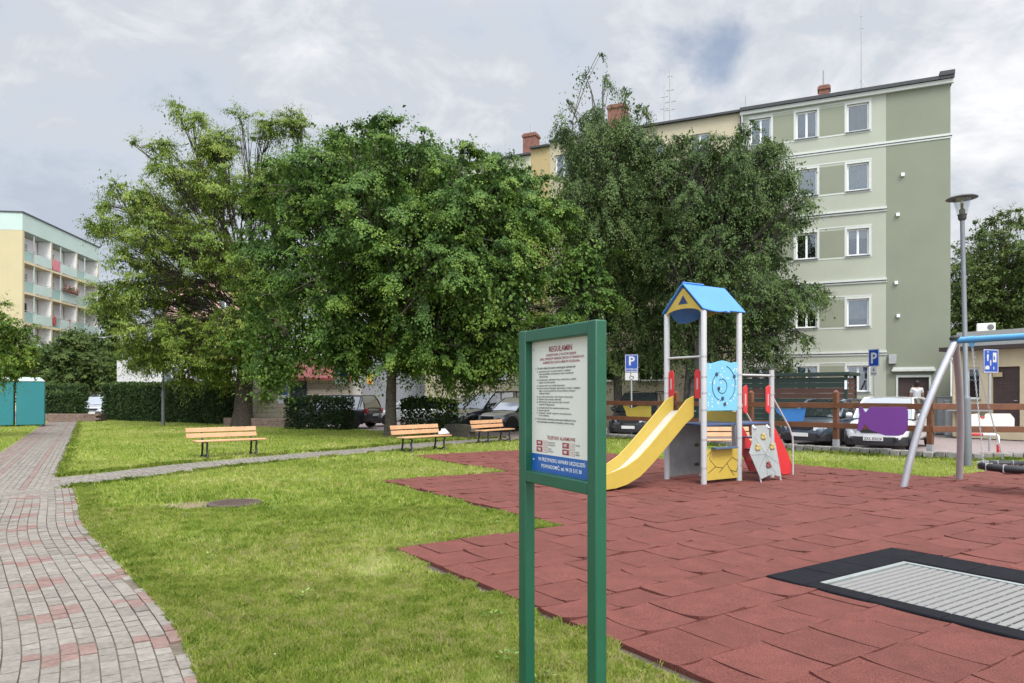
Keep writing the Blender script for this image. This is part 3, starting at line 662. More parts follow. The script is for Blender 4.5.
def antenna(name, parent, x, y, z, h, arms=(), r=.025):
    b = MB(); b.tube([(x, y, z), (x, y, z+h)], [r, r*.5], 6)
    for zz, w in arms: b.tube([(x-w, y, z+zz), (x+w, y, z+zz)], r*.5, 4)
    return b.build(name, M_grey, parent)
# pale green block
gb = thing('apartment_building', 'five-storey pale green apartment block with a windowless sage green strip at its right end', 'building', (18.5, 30, 0), AF)
H = 14.93; ROWS = [(13.28, 14.5), (10.66, 11.86), (7.78, 8.96), (4.65, 5.86), (1.75, 2.9)]
COLS = [(-3.95, -3.08), (-6.06, -5.18), (-8.05, -7.15)]
holes = [(a, b, c, d) for a, b in COLS for c, d in ROWS]
w = MB(); facade(w, -8.47, -2.41, 0, H, holes); w.build('wall', LG, gb, smooth=False)
w = MB(); facade(w, -2.408, 0, 0, H, [(-1.95, -.79, .45, 2.36)]); w.bb(-8.46, -.002, .30, 11, 0, H-.01); tag(w.build('wall', DG, gb, smooth=False), 'sage green windowless wall strip')
cur = {(0,0): 1.0, (1,0): .8, (2,0): .7, (0,1): .98, (1,1): .98, (2,1): .5, (0,2): .35, (1,2): 0, (2,2): .6, (0,3): .72, (1,3): .4, (2,3): .9, (0,4): .3, (1,4): .6, (2,4): .5}
one = {(0,0), (0,1), (1,1), (0,3), (2,2)}
for i, (a, b) in enumerate(COLS):
    for j, (c, d) in enumerate(ROWS): window(gb, a, b, c, d, curtain=cur[(i, j)], mull=() if (i, j) in one else (.5,), trim=M_band, blind=(i, j) in ((0, 0), (1, 0)))
for c, d in ROWS:
    for a, b in ((-5.08, -4.05), (-7.05, -6.16)):
        p = MB(); p.bb(a, b, -.006, .03, c, d); p.build('spandrel_panel', PG, gb, smooth=False)
    for zz in (c-.10, d+.11):
        b_ = MB(); b_.bb(-8.46, -2.95, -.012, .02, zz, zz+.05); b_.build('string_course', M_band, gb, smooth=False)
for z, x1, dp in ((12.55, .06, .05), (9.72, -2.38, .09), (6.62, -2.38, .09), (3.45, -2.38, .07)):
    b = MB(); b.bb(-8.46, x1, -dp, .02, z, z+.09); b.bb(-8.46, x1, -dp*.5, .02, z-.10, z-.03); b.build('cornice', M_band, gb, smooth=False); b = MB(); b.bb(-8.46, x1, -dp*.8, -.003, z-.026, z-.004); b.build('cornice_shadow', M_roof, gb, smooth=False)  # thin dark strip modelled under each cornice in place of its shadow
b = MB(); b.bb(-8.5, .12, -.22, 11.1, H, H+.10); b.bb(-8.5, .12, -.26, -.223, H-.03, H+.12); b.bb(-.42, .13, -.3, 11.12, H+.103, H+.28); b.build('roof', M_roof, gb, smooth=False)
b = MB(); b.bb(-8.5, .1, -.16, -.003, H-.20, H-.035); b.build('fascia', M_band, gb, smooth=False)
b = MB()
b.bb(-2.03, -1.95, -.03, .1, .45, 2.36); b.bb(-.79, -.71, -.03, .1, .45, 2.36); b.bb(-2.03, -.71, -.03, .1, 2.363, 2.46); b.bb(-2.2, -.55, -.16, .02, 2.62, 2.72); b.bb(-2.15, -.6, -.10, .02, 2.723, 2.80)
b.build('door_surround', M_band, gb, smooth=False)
d = MB(); d.bb(-1.947, -.793, .12, .17, .45, 2.357); dr = d.build('door', M_door, gb, smooth=False)
h = MB(); h.bb(-1.40, -1.37, .085, .118, 1.3, 2.0); h.build('handle', mat('brass', (.5, .4, .2), .35, metal=1), dr)
s = MB(); s.bb(-2.3, -.4, -1.5, -.003, 0, .29); s.bb(-2.3, -.4, -1.15, -.003, .293, .445); s.build('step', mat('concrete', (.3, .29, .27), .9, .15, 4, bump=.3), gb, smooth=False)
for u, v in ((902.6, 175), (897.6, 215), (896, 283), (898, 316)):
    k = u/F-512/F; t_ = (18.5-k*30)/(.91+k*.414); Yv = 30+.414*t_; z = EYE+(HZ-v)/F*Yv
    b = MB(); b.bb(-t_-.065, -t_+.065, -.10, -.002, z-.07, z+.07); b.build('vent', M_frame, gb, bevel=.01)
b = MB(); b.bb(-2.32, -2.02, -.16, -.002, 2.95, 3.35); b.build('meter_box', mat('grey_plastic', (.33, .34, .34), .5), gb, bevel=.01)
b = MB(); b.tube([(-8.42, -.1, .05), (-8.42, -.1, H-.2)], .05, 8); b.build('downpipe', M_grey, gb)
def chimney(parent, x, y, z, w, d_, h, pipe=None, mat_=None):
    b = MB(); b.bb(x-w/2, x+w/2, y-d_/2, y+d_/2, z, z+h); b.bb(x-w/2-.05, x+w/2+.05, y-d_/2-.05, y+d_/2+.05, z+h-.2, z+h-.08); c = b.build('chimney', mat_ or M_brk, parent, smooth=False)
    if pipe: q = MB(); q.tube([(x, y, z+h-.05), (x, y, z+h+pipe)], .06, 8); q.build('flue', M_grey, c)
    return c
chimney(gb, -4.9, 1.2, H+.08, .46, .46, .95, .75)
antenna('antenna', gb, -3.3, 2.5, H+.1, 5.0, ((4.5, .06), (3.9, .09)), .035)
b = MB()
for a, q in ((-.9, 0), (.8, .6), (.5, -1.2)): b.tube([(-3.3, 2.5, H+1.6), (-3.3+a, 2.5+q, H+.1)], .012, 3)
b.build('guy_wire', M_grey, gb)
antenna('antenna', gb, -8.3, .5, H+.05, .9, (), .06)
# cream block continuing the row
cb = thing('apartment_building', 'long cream apartment block half hidden behind the birches, joined to the pale green one', 'building', (18.5-.91*8.52, 30+.414*8.52, 0), AF)
HC = 14.9; hol = []; CX = [(-2.3, -1.4), (-4.9, -3.6), (-7.4, -6.1), (-9.3, -8.4)]
wins = []
for r_, (c, d) in enumerate([(13.0, 14.2), (10.3, 11.6), (7.5, 8.8), (4.7, 6.0), (2.3, 3.5)]):
    for a, b in CX: wins.append((a, b, c, d))
lower = [(-12.95, -12.05, 2.45, 3.5), (-16.4, -15.5, 2.45, 3.5)]
w = MB(); facade(w, -9.6, 0, 0, HC, wins); w.bb(-9.59, -.01, .3, 11, 0, HC-.01); w.build('wall', CR, cb, smooth=False)
for k_, q in enumerate(wins): window(cb, *q, curtain=(.5, .95, .3, .7, .0)[k_ % 5], mull=(.5,), blind=k_ % 4 == 1)
w = MB(); facade(w, -10.7, -9.605, 4, HC-.2, []); w.bb(-10.69, -9.61, .3, 11, 4, HC-.21); tag(w.build('wall', OR, cb, smooth=False), 'ochre painted wall strip')
w = MB(); facade(w, -17.3, -10.705, 3.9, HC-.5, [(-13.0, -12.0, 12.4, 13.6)]); w.bb(-17.29, -10.72, .3, 11, 3.9, HC-.51); w.build('wall', CR2, cb, smooth=False)
window(cb, -13.0, -12.0, 12.4, 13.6, curtain=.5)
w = MB(); facade(w, -17.3, -9.61, 0, 3.85, lower); w.bb(-17.29, -9.62, .3, 11, 0, 3.84); w.build('wall', CR, cb, smooth=False)
for q in lower: window(cb, *q, curtain=.3, mull=(.5,))
b = MB(); b.bb(-9.6, 0, -.2, 11.1, HC, HC+.1); b.bb(-10.7, -9.61, -.2, 11.1, HC-.2, HC-.1); b.bb(-17.4, -10.71, -.2, 11.1, HC-.5, HC-.4); b.build('roof', M_roof, cb, smooth=False)
chimney(cb, -6.2, 1.0, HC+.05, .95, .6, 1.7); chimney(cb, -11.1, 1.0, HC-.45, .75, .6, 1.45, .5)
antenna('antenna', cb, -3.6, 1.5, HC+.1, 3.4, ((1.2, .25), (1.6, .3), (2.2, .2), (2.9, .12)), .06); antenna('antenna', cb, -3.9, 1.5, HC+.1, 2.6, ((1.3, .2), (1.9, .2)), .05); antenna('antenna', cb, -12.9, 1.5, HC, 2.6, (), .025)
b = MB(); b.tube([(-11.3, -.07, .1), (-11.3, -.07, 2.9), (-11.3, -.07, HC-.6)], .05, 8); b.build('downpipe', M_grey, cb)

# cream service building on the right
AS = math.atan2(-.831, .556)
sb = thing('service_building', 'small cream rendered service building with flat roof, brown door and dark window', 'building', (16.75, 27.0, 0), AS)
CRS = mat('render_sand', (.52, .44, .29), .95, .1, 1.2, dirt=.35, bump=.4, bscale=40)
w = MB(); facade(w, 0, 9, 0, 3.25, [(.45, .92, 1.45, 2.62), (1.32, 2.2, .35, 2.62)]); w.bb(0.01, 8.99, .3, 7, 0, 3.24); w.build('wall', CRS, sb, smooth=False)
d = MB(); d.bb(1.323, 2.197, .1, .15, .35, 2.617); dr = d.build('door', M_door, sb, smooth=False)
h = MB(); h.tube([(2.1, .08, 1.4), (2.1, .05, 1.4), (2.0, .05, 1.4)], .012, 6); h.build('handle', M_grey, dr)
b = MB()
for i in range(4):
    for j in range(3): b.bb(1.55+.13*i, 1.6+.13*i, .09, .099, 1.75+.13*j, 1.80+.13*j)
b.build('panel', mat('door_knobs', (.09, .05, .045), .5), dr, smooth=False)
window(sb, .45, .92, 1.45, 2.62, mull=(), curtain=0)
b = MB(); b.bb(-.35, 9.2, -.35, 7.2, 3.253, 3.40); b.build('eave', mat('eave_brown', (.045, .033, .028), .7), sb, smooth=False)
b = MB(); b.bb(-.1, 2.2, .5, 6.8, 3.403, 4.0); b.build('parapet', mat('roof_grey', (.36, .36, .34), .85, .1, dirt=.2), sb, smooth=False)
b = MB(); b.bb(2.15, 5.0, .8, 5, 3.403, 3.95); b.bb(2.1, 5.1, .7, 5.1, 3.953, 4.05); b.build('roof_hatch', M_roof, sb, smooth=False)
b = MB(); b.tube([(.06, -.07, .05), (.05, -.07, 1.6), (.07, -.08, 3.2)], .055, 8); b.build('downpipe', mat('pipe_cream', (.5, .42, .28), .8, dirt=.4), sb)
b = MB(); b.bb(1.36, 1.66, -.02, -.003, 2.26, 2.42); b.build('plate', mat('plate_tan', (.45, .36, .2), .6), sb, smooth=False)
b = MB(); b.bb(-.03, 1.3, -.4, -.003, 1.0, 1.18); b.build('ledge', M_grey, sb, smooth=False)
p_ = (18.27, 27.42)
ac = thing('air_conditioner', 'white box of an air conditioner on the flat roof of the cream service building', 'air conditioner', (*p_, 4.0), AS+.5)
b = MB(); b.bb(-.30, .30, -.14, .14, .04, .36); b.bb(-.28, -.2, -.15, .15, 0, .04); b.bb(.2, .28, -.15, .15, 0, .04); b.build('casing', mat('ac_white', (.62, .61, .56), .5, dirt=.2), ac, bevel=.02)
b = MB(); b.lathe([(.10, 0), (.11, .008), (.09, .012), (.02, .012)], n=16, M=Matrix.Translation((.14, -.142, .2)) @ Matrix.Rotation(R(90), 4, 'X')); b.build('fan_grille', mat('ac_grille', (.12, .12, .12), .5), ac)

# balcony block on the far left
bb_ = thing('balcony_block', 'yellow and mint panel-built apartment block with stacked loggias at the far left', 'building', (-47.5, 69, 0), math.atan2(.99, -.13))
YEL = mat('render_yellow', (.45, .39, .235), .9, .06, .3, dirt=.12); MINT = mat('mint_panel', (.40, .50, .455), .7, .05, .4, dirt=.08); LIL = mat('loggia_white', (.74, .74, .76), .9, .06)
MINTG = mat('mint_glass', (.24, .37, .34), .25, .1)
LB = 16.7; FL = [17.6-3.0*k for k in range(6)]
w = MB(); w.bb(0, LB, 1.35, 12, 0, 17.6); w.bb(0, .35, 0, 1.347, 0, 17.6); w.bb(LB-.3, LB, 0, 1.347, 0, 17.6); 
for q in (1, 2): w.bb(LB*q/3-.12, LB*q/3+.12, 0, 1.347, 0, 17.6)
w.build('wall', YEL, bb_, smooth=False)
w = MB(); w.bb(-.01, LB+.01, -.01, 12.01, 17.603, 19.3); w.build('attic_band', MINT, bb_, smooth=False)
w = MB(); w.bb(-.1, LB+.1, -.1, 12.1, 19.303, 19.42); w.build('roof', M_roof, bb_, smooth=False)
M_floor = mat('slab_edge', (.55, .47, .30), .9)
for z in FL[1:]:
    for k in range(3):
        b = MB(); b.bb(LB*k/3+(.352 if k == 0 else .122), LB*(k+1)/3-(.302 if k == 2 else .122), -.02, 1.345, z-.12, z+.1); b.build('floor_slab', M_floor, bb_, smooth=False)
for z in FL[:5]:
    for k in range(3):
        b = MB(); b.bb(LB*k/3+.36, LB*(k+1)/3-.31, 1.30, 1.343, z-2.85, z-.15); b.build('loggia_lining', LIL, bb_, smooth=False)
for k in range(3):
    x = LB*(k+1)/3-(.31 if k == 2 else .13); b = MB(); b.bb(x-.03, x, .02, 1.29, .1, 17.55); b.build('loggia_side', LIL, bb_, smooth=False)
for fi, z in enumerate(FL[:5]):
    for k in range(3):
        x0 = LB*k/3+(.36 if k == 0 else .13); x1 = LB*(k+1)/3-(.31 if k == 2 else .17); zb = z-2.9
        p = MB(); p.bb(x0+1.9, x1, -.06, -.02, zb+.05, zb+1.0); bal = p.build('balcony', MINT, bb_, smooth=False)
        g = MB(); g.bb(x0, x0+1.75, .1, .13, zb+.05, zb+1.05); g.build('screen', MINTG, bal, smooth=False)
        q = MB(); q.bb(x0+1.77, x0+1.87, 0, .1, zb, z-.12); q.build('post', MINT if (fi+k) % 3 else M_grey, bal, smooth=False)
        rl = MB(); rl.tube([(x0, .0, zb+1.16), (x1, .0, zb+1.16)], .025, 5)
        for xx in np.linspace(x0+2.0, x1-.1, 5): rl.tube([(xx, 0, zb+1.0), (xx, 0, zb+1.15)], .012, 4)
        rl.build('railing', M_grey, bal)
        wd = MB(); wd.bb(x0+.5, x0+1.35, 1.22, 1.29, zb+.1, zb+2.25); wd.bb(x0+1.5, x0+3.0, 1.22, 1.29, zb+.9, zb+2.25); wi = wd.build('window', M_frame, bal, smooth=False)
        gl = MB(); gl.bb(x0+.6, x0+1.25, 1.20, 1.216, zb+.7, zb+2.15); gl.bb(x0+1.6, x0+2.2, 1.20, 1.216, zb+1.0, zb+2.15); gl.bb(x0+2.3, x0+2.9, 1.20, 1.216, zb+1.0, zb+2.15); gl.build('pane', M_glass, wi, smooth=False)
def cloth(name, label, k, fi, x, wd, hh, col, cat='towel'):
    zb = FL[fi]-2.9; M = Matrix.Translation((-47.5, 69, 0)) @ Matrix.Rotation(math.atan2(.99, -.13), 4, 'Z'); x0 = LB*k/3+.13+x
    b = MB(); rows_ = [[M @ Vector((x0+wd*i/8, -.05+.03*math.sin(i*1.7+j), zb+1.17-hh*j/4)) for i in range(9)] for j in range(5)]
    b.grid(rows_); rows2 = [[M @ Vector((x0+wd*i/8, -.035+.03*math.sin(i*1.7+j), zb+1.17-hh*j/4)) for i in range(9)] for j in range(5)]; b.grid(rows2)
    tag(b.build(name, mat(name+'_'+str(k)+str(fi), col, .9), fix=False), label, cat)
cloth('towel', 'pink towel hanging over a top floor loggia of the balcony block', 1, 0, .0, 1.5, 1.1, (.5, .17, .2))
cloth('towel', 'dark red cloth hanging in a third-row loggia of the balcony block', 1, 2, .1, .6, .9, (.35, .05, .06))
cloth('towel', 'yellow cloth hanging on the right of a third-row loggia of the balcony block', 1, 2, 3.4, .5, .9, (.6, .5, .08))
# flower boxes on the second-row middle loggia
Mb = Matrix.Translation((-47.5, 69, 0)) @ Matrix.Rotation(math.atan2(.99, -.13), 4, 'Z')
o_ = Mb @ Vector((LB/3+3.6, -.2, FL[1]-1.85)); fb = thing('flower_box', 'flower box with dark red flowers on a second-row loggia of the balcony block', 'flower box', o_, math.atan2(.99, -.13))
b = MB(); b.bb(-1.6, 1.6, -.12, .12, 0, .2); b.build('box', mat('planter_brown', (.12, .06, .04), .8), fb, smooth=False)
n = 260; P = np.c_[rng.uniform(-1.6, 1.6, n), rng.normal(0, .16, n), .2+np.abs(rng.normal(0, .28, n))]
np_mesh('flowers', leaves(P, rng.normal(0, 1, (n, 3)), rng.normal(0, 1, (n, 3)), rng.uniform(.12, .24, n), .8), 4, attr_mat('flower_mix', [(0, (.04, .09, .03)), (.5, (.06, .12, .04)), (.6, (.25, .05, .05)), (1, (.30, .12, .11))]), rng.random(n), fb)

# white hall, pink block, kiosk and grey building behind the trees on the left
wh = thing('white_hall', 'low white building behind the airy tree and the long hedge', 'building', (-31.4, 56, 0), -.02)
M_wh = mat('render_white', (.50, .50, .48), .9, .06, .6, dirt=.15)
w = MB(); w.bb(1.2, 16.5, 0, 9, 0, 5.6); w.bb(0, 1.197, .5, 6, 0, 4.35); w.build('wall', M_wh, wh, smooth=False)
b = MB(); b.bb(1.1, 16.6, -.1, 9.1, 5.603, 5.75); b.build('roof', M_grey, wh, smooth=False)
b = MB(); b.bb(1.2, 1.9, -.06, -.002, 3.85, 4.35); b.build('panel', mat('panel_red', (.16, .04, .04), .7), wh, smooth=False)
for x in (4.0, 7.2, 10.4, 13.4): window(wh, x, x+1.4, 2.4, 3.9, y=-.05, curtain=.4)
b = MB(); b.bb(4, 14, -.06, -.002, .9, 1.6); b.build('panel', mat('board_brown', (.18, .11, .07), .8), wh, smooth=False)
pk = thing('pink_building', 'pink apartment house glimpsed through the airy tree', 'building', (-38, 78, 0), .1)
w = MB(); facade(w, 0, 11, 0, 14.2, [(a, a+1.2, c, c+1.5) for a in (.9, 3.3, 5.7, 8.1) for c in (2, 5, 8, 11)]); w.bb(.01, 10.99, .3, 9, 0, 14.19); w.build('wall', mat('render_pink', (.56, .34, .29), .9, .06, .5, dirt=.15), pk, smooth=False)
b = MB(); b.prism([(-.3, -.3), (11.3, -.3), (11.3, 9.3), (-.3, 9.3)], 14.2, 14.4); b.build('roof', M_roof, pk, smooth=False)
for a in (.9, 3.3, 5.7, 8.1):
    for c in (2, 5, 8, 11): window(pk, a, a+1.2, c, c+1.5, curtain=.4)
ks = thing('kiosk', 'low beige boarded kiosk with a red tiled roof beside the grey building', 'kiosk', (-15.6, 41.5, 0), .03)
w = MB(); w.bb(0, 6.0, 0, 4, 0, 2.6); w.build('wall', mat('board_beige', (.42, .38, .31), .85, .1, 2, dirt=.2), ks, smooth=False)
w = MB()
for z in np.arange(.3, 2.5, .28): w.bb(.02, 5.98, -.012, -.002, z, z+.012)
w.build('board_joint', mat('joint_dark', (.15, .13, .11), .9), ks, smooth=False)
b = MB(); b.prism([(-.5, 2.45), (2.0, 3.85), (4.5, 2.45), (4.5, 2.6), (2.0, 4.0), (-.5, 2.6)], 2, 6.4, lambda x, y, z: (z, x, y)); b.build('roof', mat('roof_red', (.20, .05, .048), .8, .15, 5), ks, smooth=False)
b = MB(); b.bb(1.9, 2.55, -.03, -.014, 1.1, 2.4); po = b.build('poster', mat('poster_white', (.65, .67, .7), .6), ks, smooth=False)
b = MB(); b.bb(1.95, 2.5, -.036, -.031, 1.6, 2.1); b.build('picture', mat('poster_blue', (.04, .12, .4), .6), po, smooth=False)
b = MB(); b.bb(2.65, 3.6, -.03, -.014, .2, 2.4); b.build('door', mat('door_navy', (.02, .025, .05), .5), ks, smooth=False)
b = MB(); b.bb(4.6, 5.6, -.04, -.014, .8, 1.6); b.build('shutter', mat('shutter_brown', (.25, .12, .06), .7), ks, smooth=False)
gr_ = thing('grey_building', 'grey rendered utility building with a white corner behind the linden trunk', 'building', (-9.9, 43, 0), -.05)
w = MB(); w.bb(.8, 7.0, 0, 6, 0, 4.8); w.build('wall', mat('render_grey', (.25, .26, .28), .9, .06, dirt=.15), gr_, smooth=False)
b = MB(); b.bb(0, .797, -.05, 6, 0, 4.8); tag(b.build('wall', M_wh, gr_, smooth=False), 'white corner wall'); b = MB(); b.bb(-.1, 7.1, -.2, 6.1, 4.803, 4.95); b.build('roof', M_roof, gr_, smooth=False)
b = MB(); b.bb(1.15, 1.5, -.03, -.002, 2.25, 2.9); q = b.build('warning_sign', mat('sign_yellow', (.6, .42, .06), .6), gr_, smooth=False)
b = MB(); b.prism([(1.2, 2.3), (1.45, 2.3), (1.325, 2.52)], -.036, -.031, lambda x, y, z: (x, z, y)); b.build('symbol', mat('sign_red', (.5, .05, .04), .6), q, smooth=False)

# brick planter, low walls
M_brw = mat('wall_brick', (.20, .14, .11), .9, .3, 9, bump=.6, bscale=30)
def blockwall(name, label, p0, p1, h, th, bw, bh, mt, cat='wall', z0=0, jit=.012):
    p0, p1 = Vector(p0), Vector(p1); d = (p1-p0); Lw = d.length; b = MB(); root_rot = math.atan2(d.y, d.x); n = int(round(Lw/bw)); rowsn = int(round(h/bh)); bw2 = Lw/n
    for r in range(rowsn):
        for i in range(n):
            x = (i+.5+(.5 if r % 2 else 0))*bw2
            if x > Lw: continue
            b.box((x, rng.normal(0, jit*.5), (r+.5)*bh+rng.normal(0, jit*.3)), (bw2-.014-abs(rng.normal(0, jit)), th+rng.normal(0, jit), bh-.012), rng.normal(0, jit))
    b.bb(.02, Lw-.02, -th/2+.02, th/2-.02, 0, h-.03)
    o = b.build(name, mt, bevel=.008); o.location = (p0.x, p0.y, z0); o.rotation_euler = (0, 0, root_rot); return tag(o, label, cat)
blockwall('planter_wall', 'low brick planter wall under the clipped hedge beside the teal cabins', (-28.2, 42.0), (-24.5, 42.0), .5, .25, .35, .125, M_brw)
b = MB(); b.bb(-28.1, -24.6, 42.1, 43.2, .01, .47); struct(b.build('planter_soil', M_dirt, smooth=False))
blockwall('low_wall', 'low brown stone wall behind the thick tree trunk', (-14.6, 36.2), (-10.6, 34.4), .45, .3, .4, .15, M_brw)
blockwall('low_wall', 'low dark block wall end beside the path behind the benches', (-2.5, 27.6), (-1.45, 26.0), .5, .3, .4, .25, mat('wall_dark', (.10, .085, .07), .95, .3, 6, bump=.5, bscale=30))
# stone kerb: granite setts along the lawn, with the fence behind it
KERB = [(3.3, 25.9), (5.6, 23.05), (7.7, 20.45), (9.3, 18.75), (10.75, 17.3), (12.4, 17.25), (16, 17.1)]
b = MB(); tnt = []
pts = smooth_line(KERB, .25)
for a, c in zip(pts, pts[1:]):
    d = c-a; mid = (a+c)/2; k = len(b.f)
    b.box((mid.x, mid.y, .10+rng.normal(0, .006)), (d.length-.018-abs(rng.normal(0, .008)), .24+rng.normal(0, .015), .21), math.atan2(d.y, d.x)+rng.normal(0, .03)); tnt += [float(np.clip(rng.normal(.5, .25), 0, 1))]*(len(b.f)-k)
M_sett = attr_mat('granite_sett', [(0, (.115, .11, .10)), (.5, (.165, .158, .142)), (1, (.23, .215, .20))], .9, .25, nscale=9, nvar=.3, bump=.8, bscale=40)
o = b.build('stone_kerb', M_sett, bevel=.02); set_tint(o.data, tnt); tag(o, 'knee-low kerb of grey granite setts along the foot of the wooden fence', 'kerb')
# ------------------------------------------------------------ regulations board
GRN = mat('green_paint', (.009, .082, .046), .38, .10, 6, dirt=.15, spec=.5, bump=.08, bscale=120)
AB = math.atan2(-.88, .476)
sg = thing('notice_board', 'green framed playground regulations board on two legs in the foreground', 'notice board', (.080, 3.86, 0), AB)
W_ = .655; PW = .072; DP = .062; ZT = 1.945
for x in (0, W_):
    b = MB(); b.bb(x-PW/2, x+PW/2, -DP/2, DP/2, -.1, ZT); b.build('post', GRN, sg, bevel=.006)
b = MB(); b.bb(PW/2+.0005, W_-PW/2-.0005, -DP/2+.002, DP/2-.002, ZT-.062, ZT-.002); b.build('top_rail', GRN, sg, bevel=.005)
b = MB(); b.bb(PW/2+.0005, W_-PW/2-.0005, -DP/2+.002, DP/2-.002, 1.135, 1.195); b.build('bottom_rail', GRN, sg, bevel=.005)
x0, x1, z0, z1 = PW/2+.001, W_-PW/2-.001, 1.196, ZT-.063; BWd = x1-x0; xc = (x0+x1)/2; yb = .012
b = MB(); b.bb(x0, x1, yb, yb+.012, z0, z1); bd = b.build('board', mat('board_white', (.62, .61, .565), .35, .04, 5, spec=.4), sg, smooth=False)
b = MB(); b.bb(x0+.001, x1-.001, yb-.0012, yb-.0004, z0+.001, z0+.093); bl = b.build('blue_panel', mat('print_blue', (.012, .09, .33), .35, .05), bd, smooth=False)
yt = yb-.0022
def tx(mb, s, size, x, z, al='LEFT', bold=0, maxw=None, sx=1): text_into(mb, s, size, (x, yt, z), (1, 0, 0), (0, 0, 1), al, bold=bold, maxw=maxw, sx=sx)
red_t, blk, wht = MB(), MB(), MB()
zt = z1
tx(red_t, 'REGULAMIN', .040, xc-.005, zt-.060, 'CENTER', .012, .22)
tx(red_t, 'KORZYSTANIA Z PLACÓW ZABAW', .0175, xc, zt-.082, 'CENTER', .012, .36)
tx(red_t, 'ORAZ TERENÓW REKREACYJNYCH W GRANICACH', .0175, xc, zt-.101, 'CENTER', .012, .50)
tx(red_t, 'ADMINISTRACYJNYCH MIASTA KOSZALINA.', .0175, xc, zt-.120, 'CENTER', .012, .46)
tx(blk, '1.  Na placu zabaw lub terenie rekreacyjnym zabrania się:', .0165, x0+.04, zt-.147, bold=.014, maxw=.46)
LN = ['a)  wprowadzania psów oraz innych zwierząt, z wyjątkiem', '     psów przewodników towarzyszących osobom niewidomym', '     i słabowidzącym,', '', 'b)  zanieczyszczania i zaśmiecania terenu, przebywania po spożyciu', '     napojów oraz palenia tytoniu,', '', 'c)  niszczenia zieleni oraz urządzeń zabawowych,', 'd)  jazdy na rowerach, hulajnogach, deskorolkach i wrotkach, z wyjątkiem', '     miejsc do tego przeznaczonych, których położenie oznaczono', '     odrębnymi znakami,', '', 'e)  gry w piłkę poza boiskiem i innym miejscem wyznaczonym,', 'f)   zakłócania ciszy i porządku publicznego,', 'g)  używania ognia, petard i sztucznych ogni, oraz innych', '     materiałów niebezpiecznych,', '', 'h)  prowadzenia handlu bez zezwolenia zarządcy terenu,', 'i)   wieszania ogłoszeń,', 'j)   korzystania z urządzeń niezgodnie z ich przeznaczeniem', '     lub ich uszkadzania.']
z = zt-.163
for ln in LN:
    if ln: tx(blk, ln, .0138, x0+.055, z, bold=.010, maxw=.455); z -= .0136
    else: z -= .0032
tx(blk, '2.  Osoby niszczące urządzenia ponoszą odpowiedzialność karną', .0145, x0+.035, z-.005, bold=.014, maxw=.47)
tx(blk, '     oraz odpowiadają materialnie za wyrządzone szkody i straty.', .0145, x0+.035, z-.020, bold=.014, maxw=.47)
tx(red_t, 'TELEFONY ALARMOWE', .025, xc, z0+.176, 'CENTER', .010, .27)
for i, (x, zz, num, lab, l2) in enumerate(((x0+.05, z0+.138, '999', 'POGOTOWIE', 'RATUNKOWE'), (x0+.305, z0+.138, '997', 'POLICJA', ''), (x0+.05, z0+.105, '998', 'STRAŻ', 'POŻARNA'), (x0+.305, z0+.105, '987', 'STRAŻ', 'MIEJSKA'))):
    rb = MB(); rb.bb(x, x+.058, yb-.0012, yb-.0004, zz, zz+.027); tx(wht, num, .021, x+.029, zz+.006, 'CENTER', .02)
    for q in ((x+.064, x+.112, zz, zz+.0012), (x+.064, x+.112, zz+.0258, zz+.027), (x+.064, x+.0652, zz, zz+.027), (x+.1108, x+.112, zz, zz+.027)): rb.bb(q[0], q[1], yb-.0012, yb-.0004, q[2], q[3])
    rb.build('phone_box', MATS['print_red'] if 'print_red' in MATS else mat('print_red', (.27, .018, .035), .4, .05), bd, smooth=False)
    tx(red_t, '112', .019, x+.088, zz+.007, 'CENTER', .006)
    tx(blk, lab, .0105, x+.12, zz+.016, bold=.012); tx(blk, l2, .0105, x+.12, zz+.004, bold=.012)
tx(wht, 'W PRZYPADKU AWARII URZĄDZEŃ', .027, xc, z0+.058, 'CENTER', .010, .44); tx(wht, 'POWIADOMIĆ, tel. 94 35 515 38', .027, xc, z0+.024, 'CENTER', .010, .40)
M_red = mat('print_red', (.27, .018, .035), .4, .05); M_blk = mat('print_black', (.02, .02, .022), .4, .05); M_wht = mat('print_white', (.75, .75, .75), .4, .03)
for q, mt in ((red_t, M_red), (blk, M_blk), (wht, M_wht)): q.build('lettering', mt, bd, smooth=False, fix=False)
b = MB()
for x in (x0+.02, x1-.02):
    for zz in (z0+.06, z1-.04): b.lathe([(.006, 0), (.006, .003), (.002, .005)], n=8, M=Matrix.Translation((x, yb, zz)) @ Matrix.Rotation(R(90), 4, 'X'))
b.build('screw', M_grey, bd)

# ------------------------------------------------------------ play tower
WPO = mat('post_grey_white', (.38, .38, .385), .45, .05, 4, dirt=.1); YLW = mat('hpl_yellow', (.45, .325, .055), .45, .07, 3, dirt=.15); BLU = mat('hpl_blue', (.045, .20, .55), .45, .08, 3, dirt=.08)
LBL = mat('hpl_light_blue', (.16, .43, .58), .45, .06, 4, dirt=.1); RED = mat('hpl_red', (.52, .025, .03), .42, .08, 3, dirt=.1); GRY = mat('hpl_grey', (.22, .23, .24), .7, .22, 3, dirt=.35)
STEEL = mat('stainless', (.55, .55, .54), .32, .06, 5, metal=.35); GALV = mat('galvanised', (.42, .43, .45), .42, .10, 8, metal=.6); DBL = mat('deck_blue', (.05, .08, .17), .6, .1)
BLK = mat('black_line', (.02, .02, .02), .6)
tw = thing('play_tower', 'climbing tower with blue gabled roof and yellow slide on the red rubber paving', 'play tower', (3.51, 13.19, .02), math.atan2(.556, .831)); tw.scale = (1, .88, 1); tw.location.x += .031; tw.location.y += -.048
PO = {'F': (-.5, -.5), 'L': (-.5, .5), 'R': (.45, -.5), 'B': (.45, .5)}
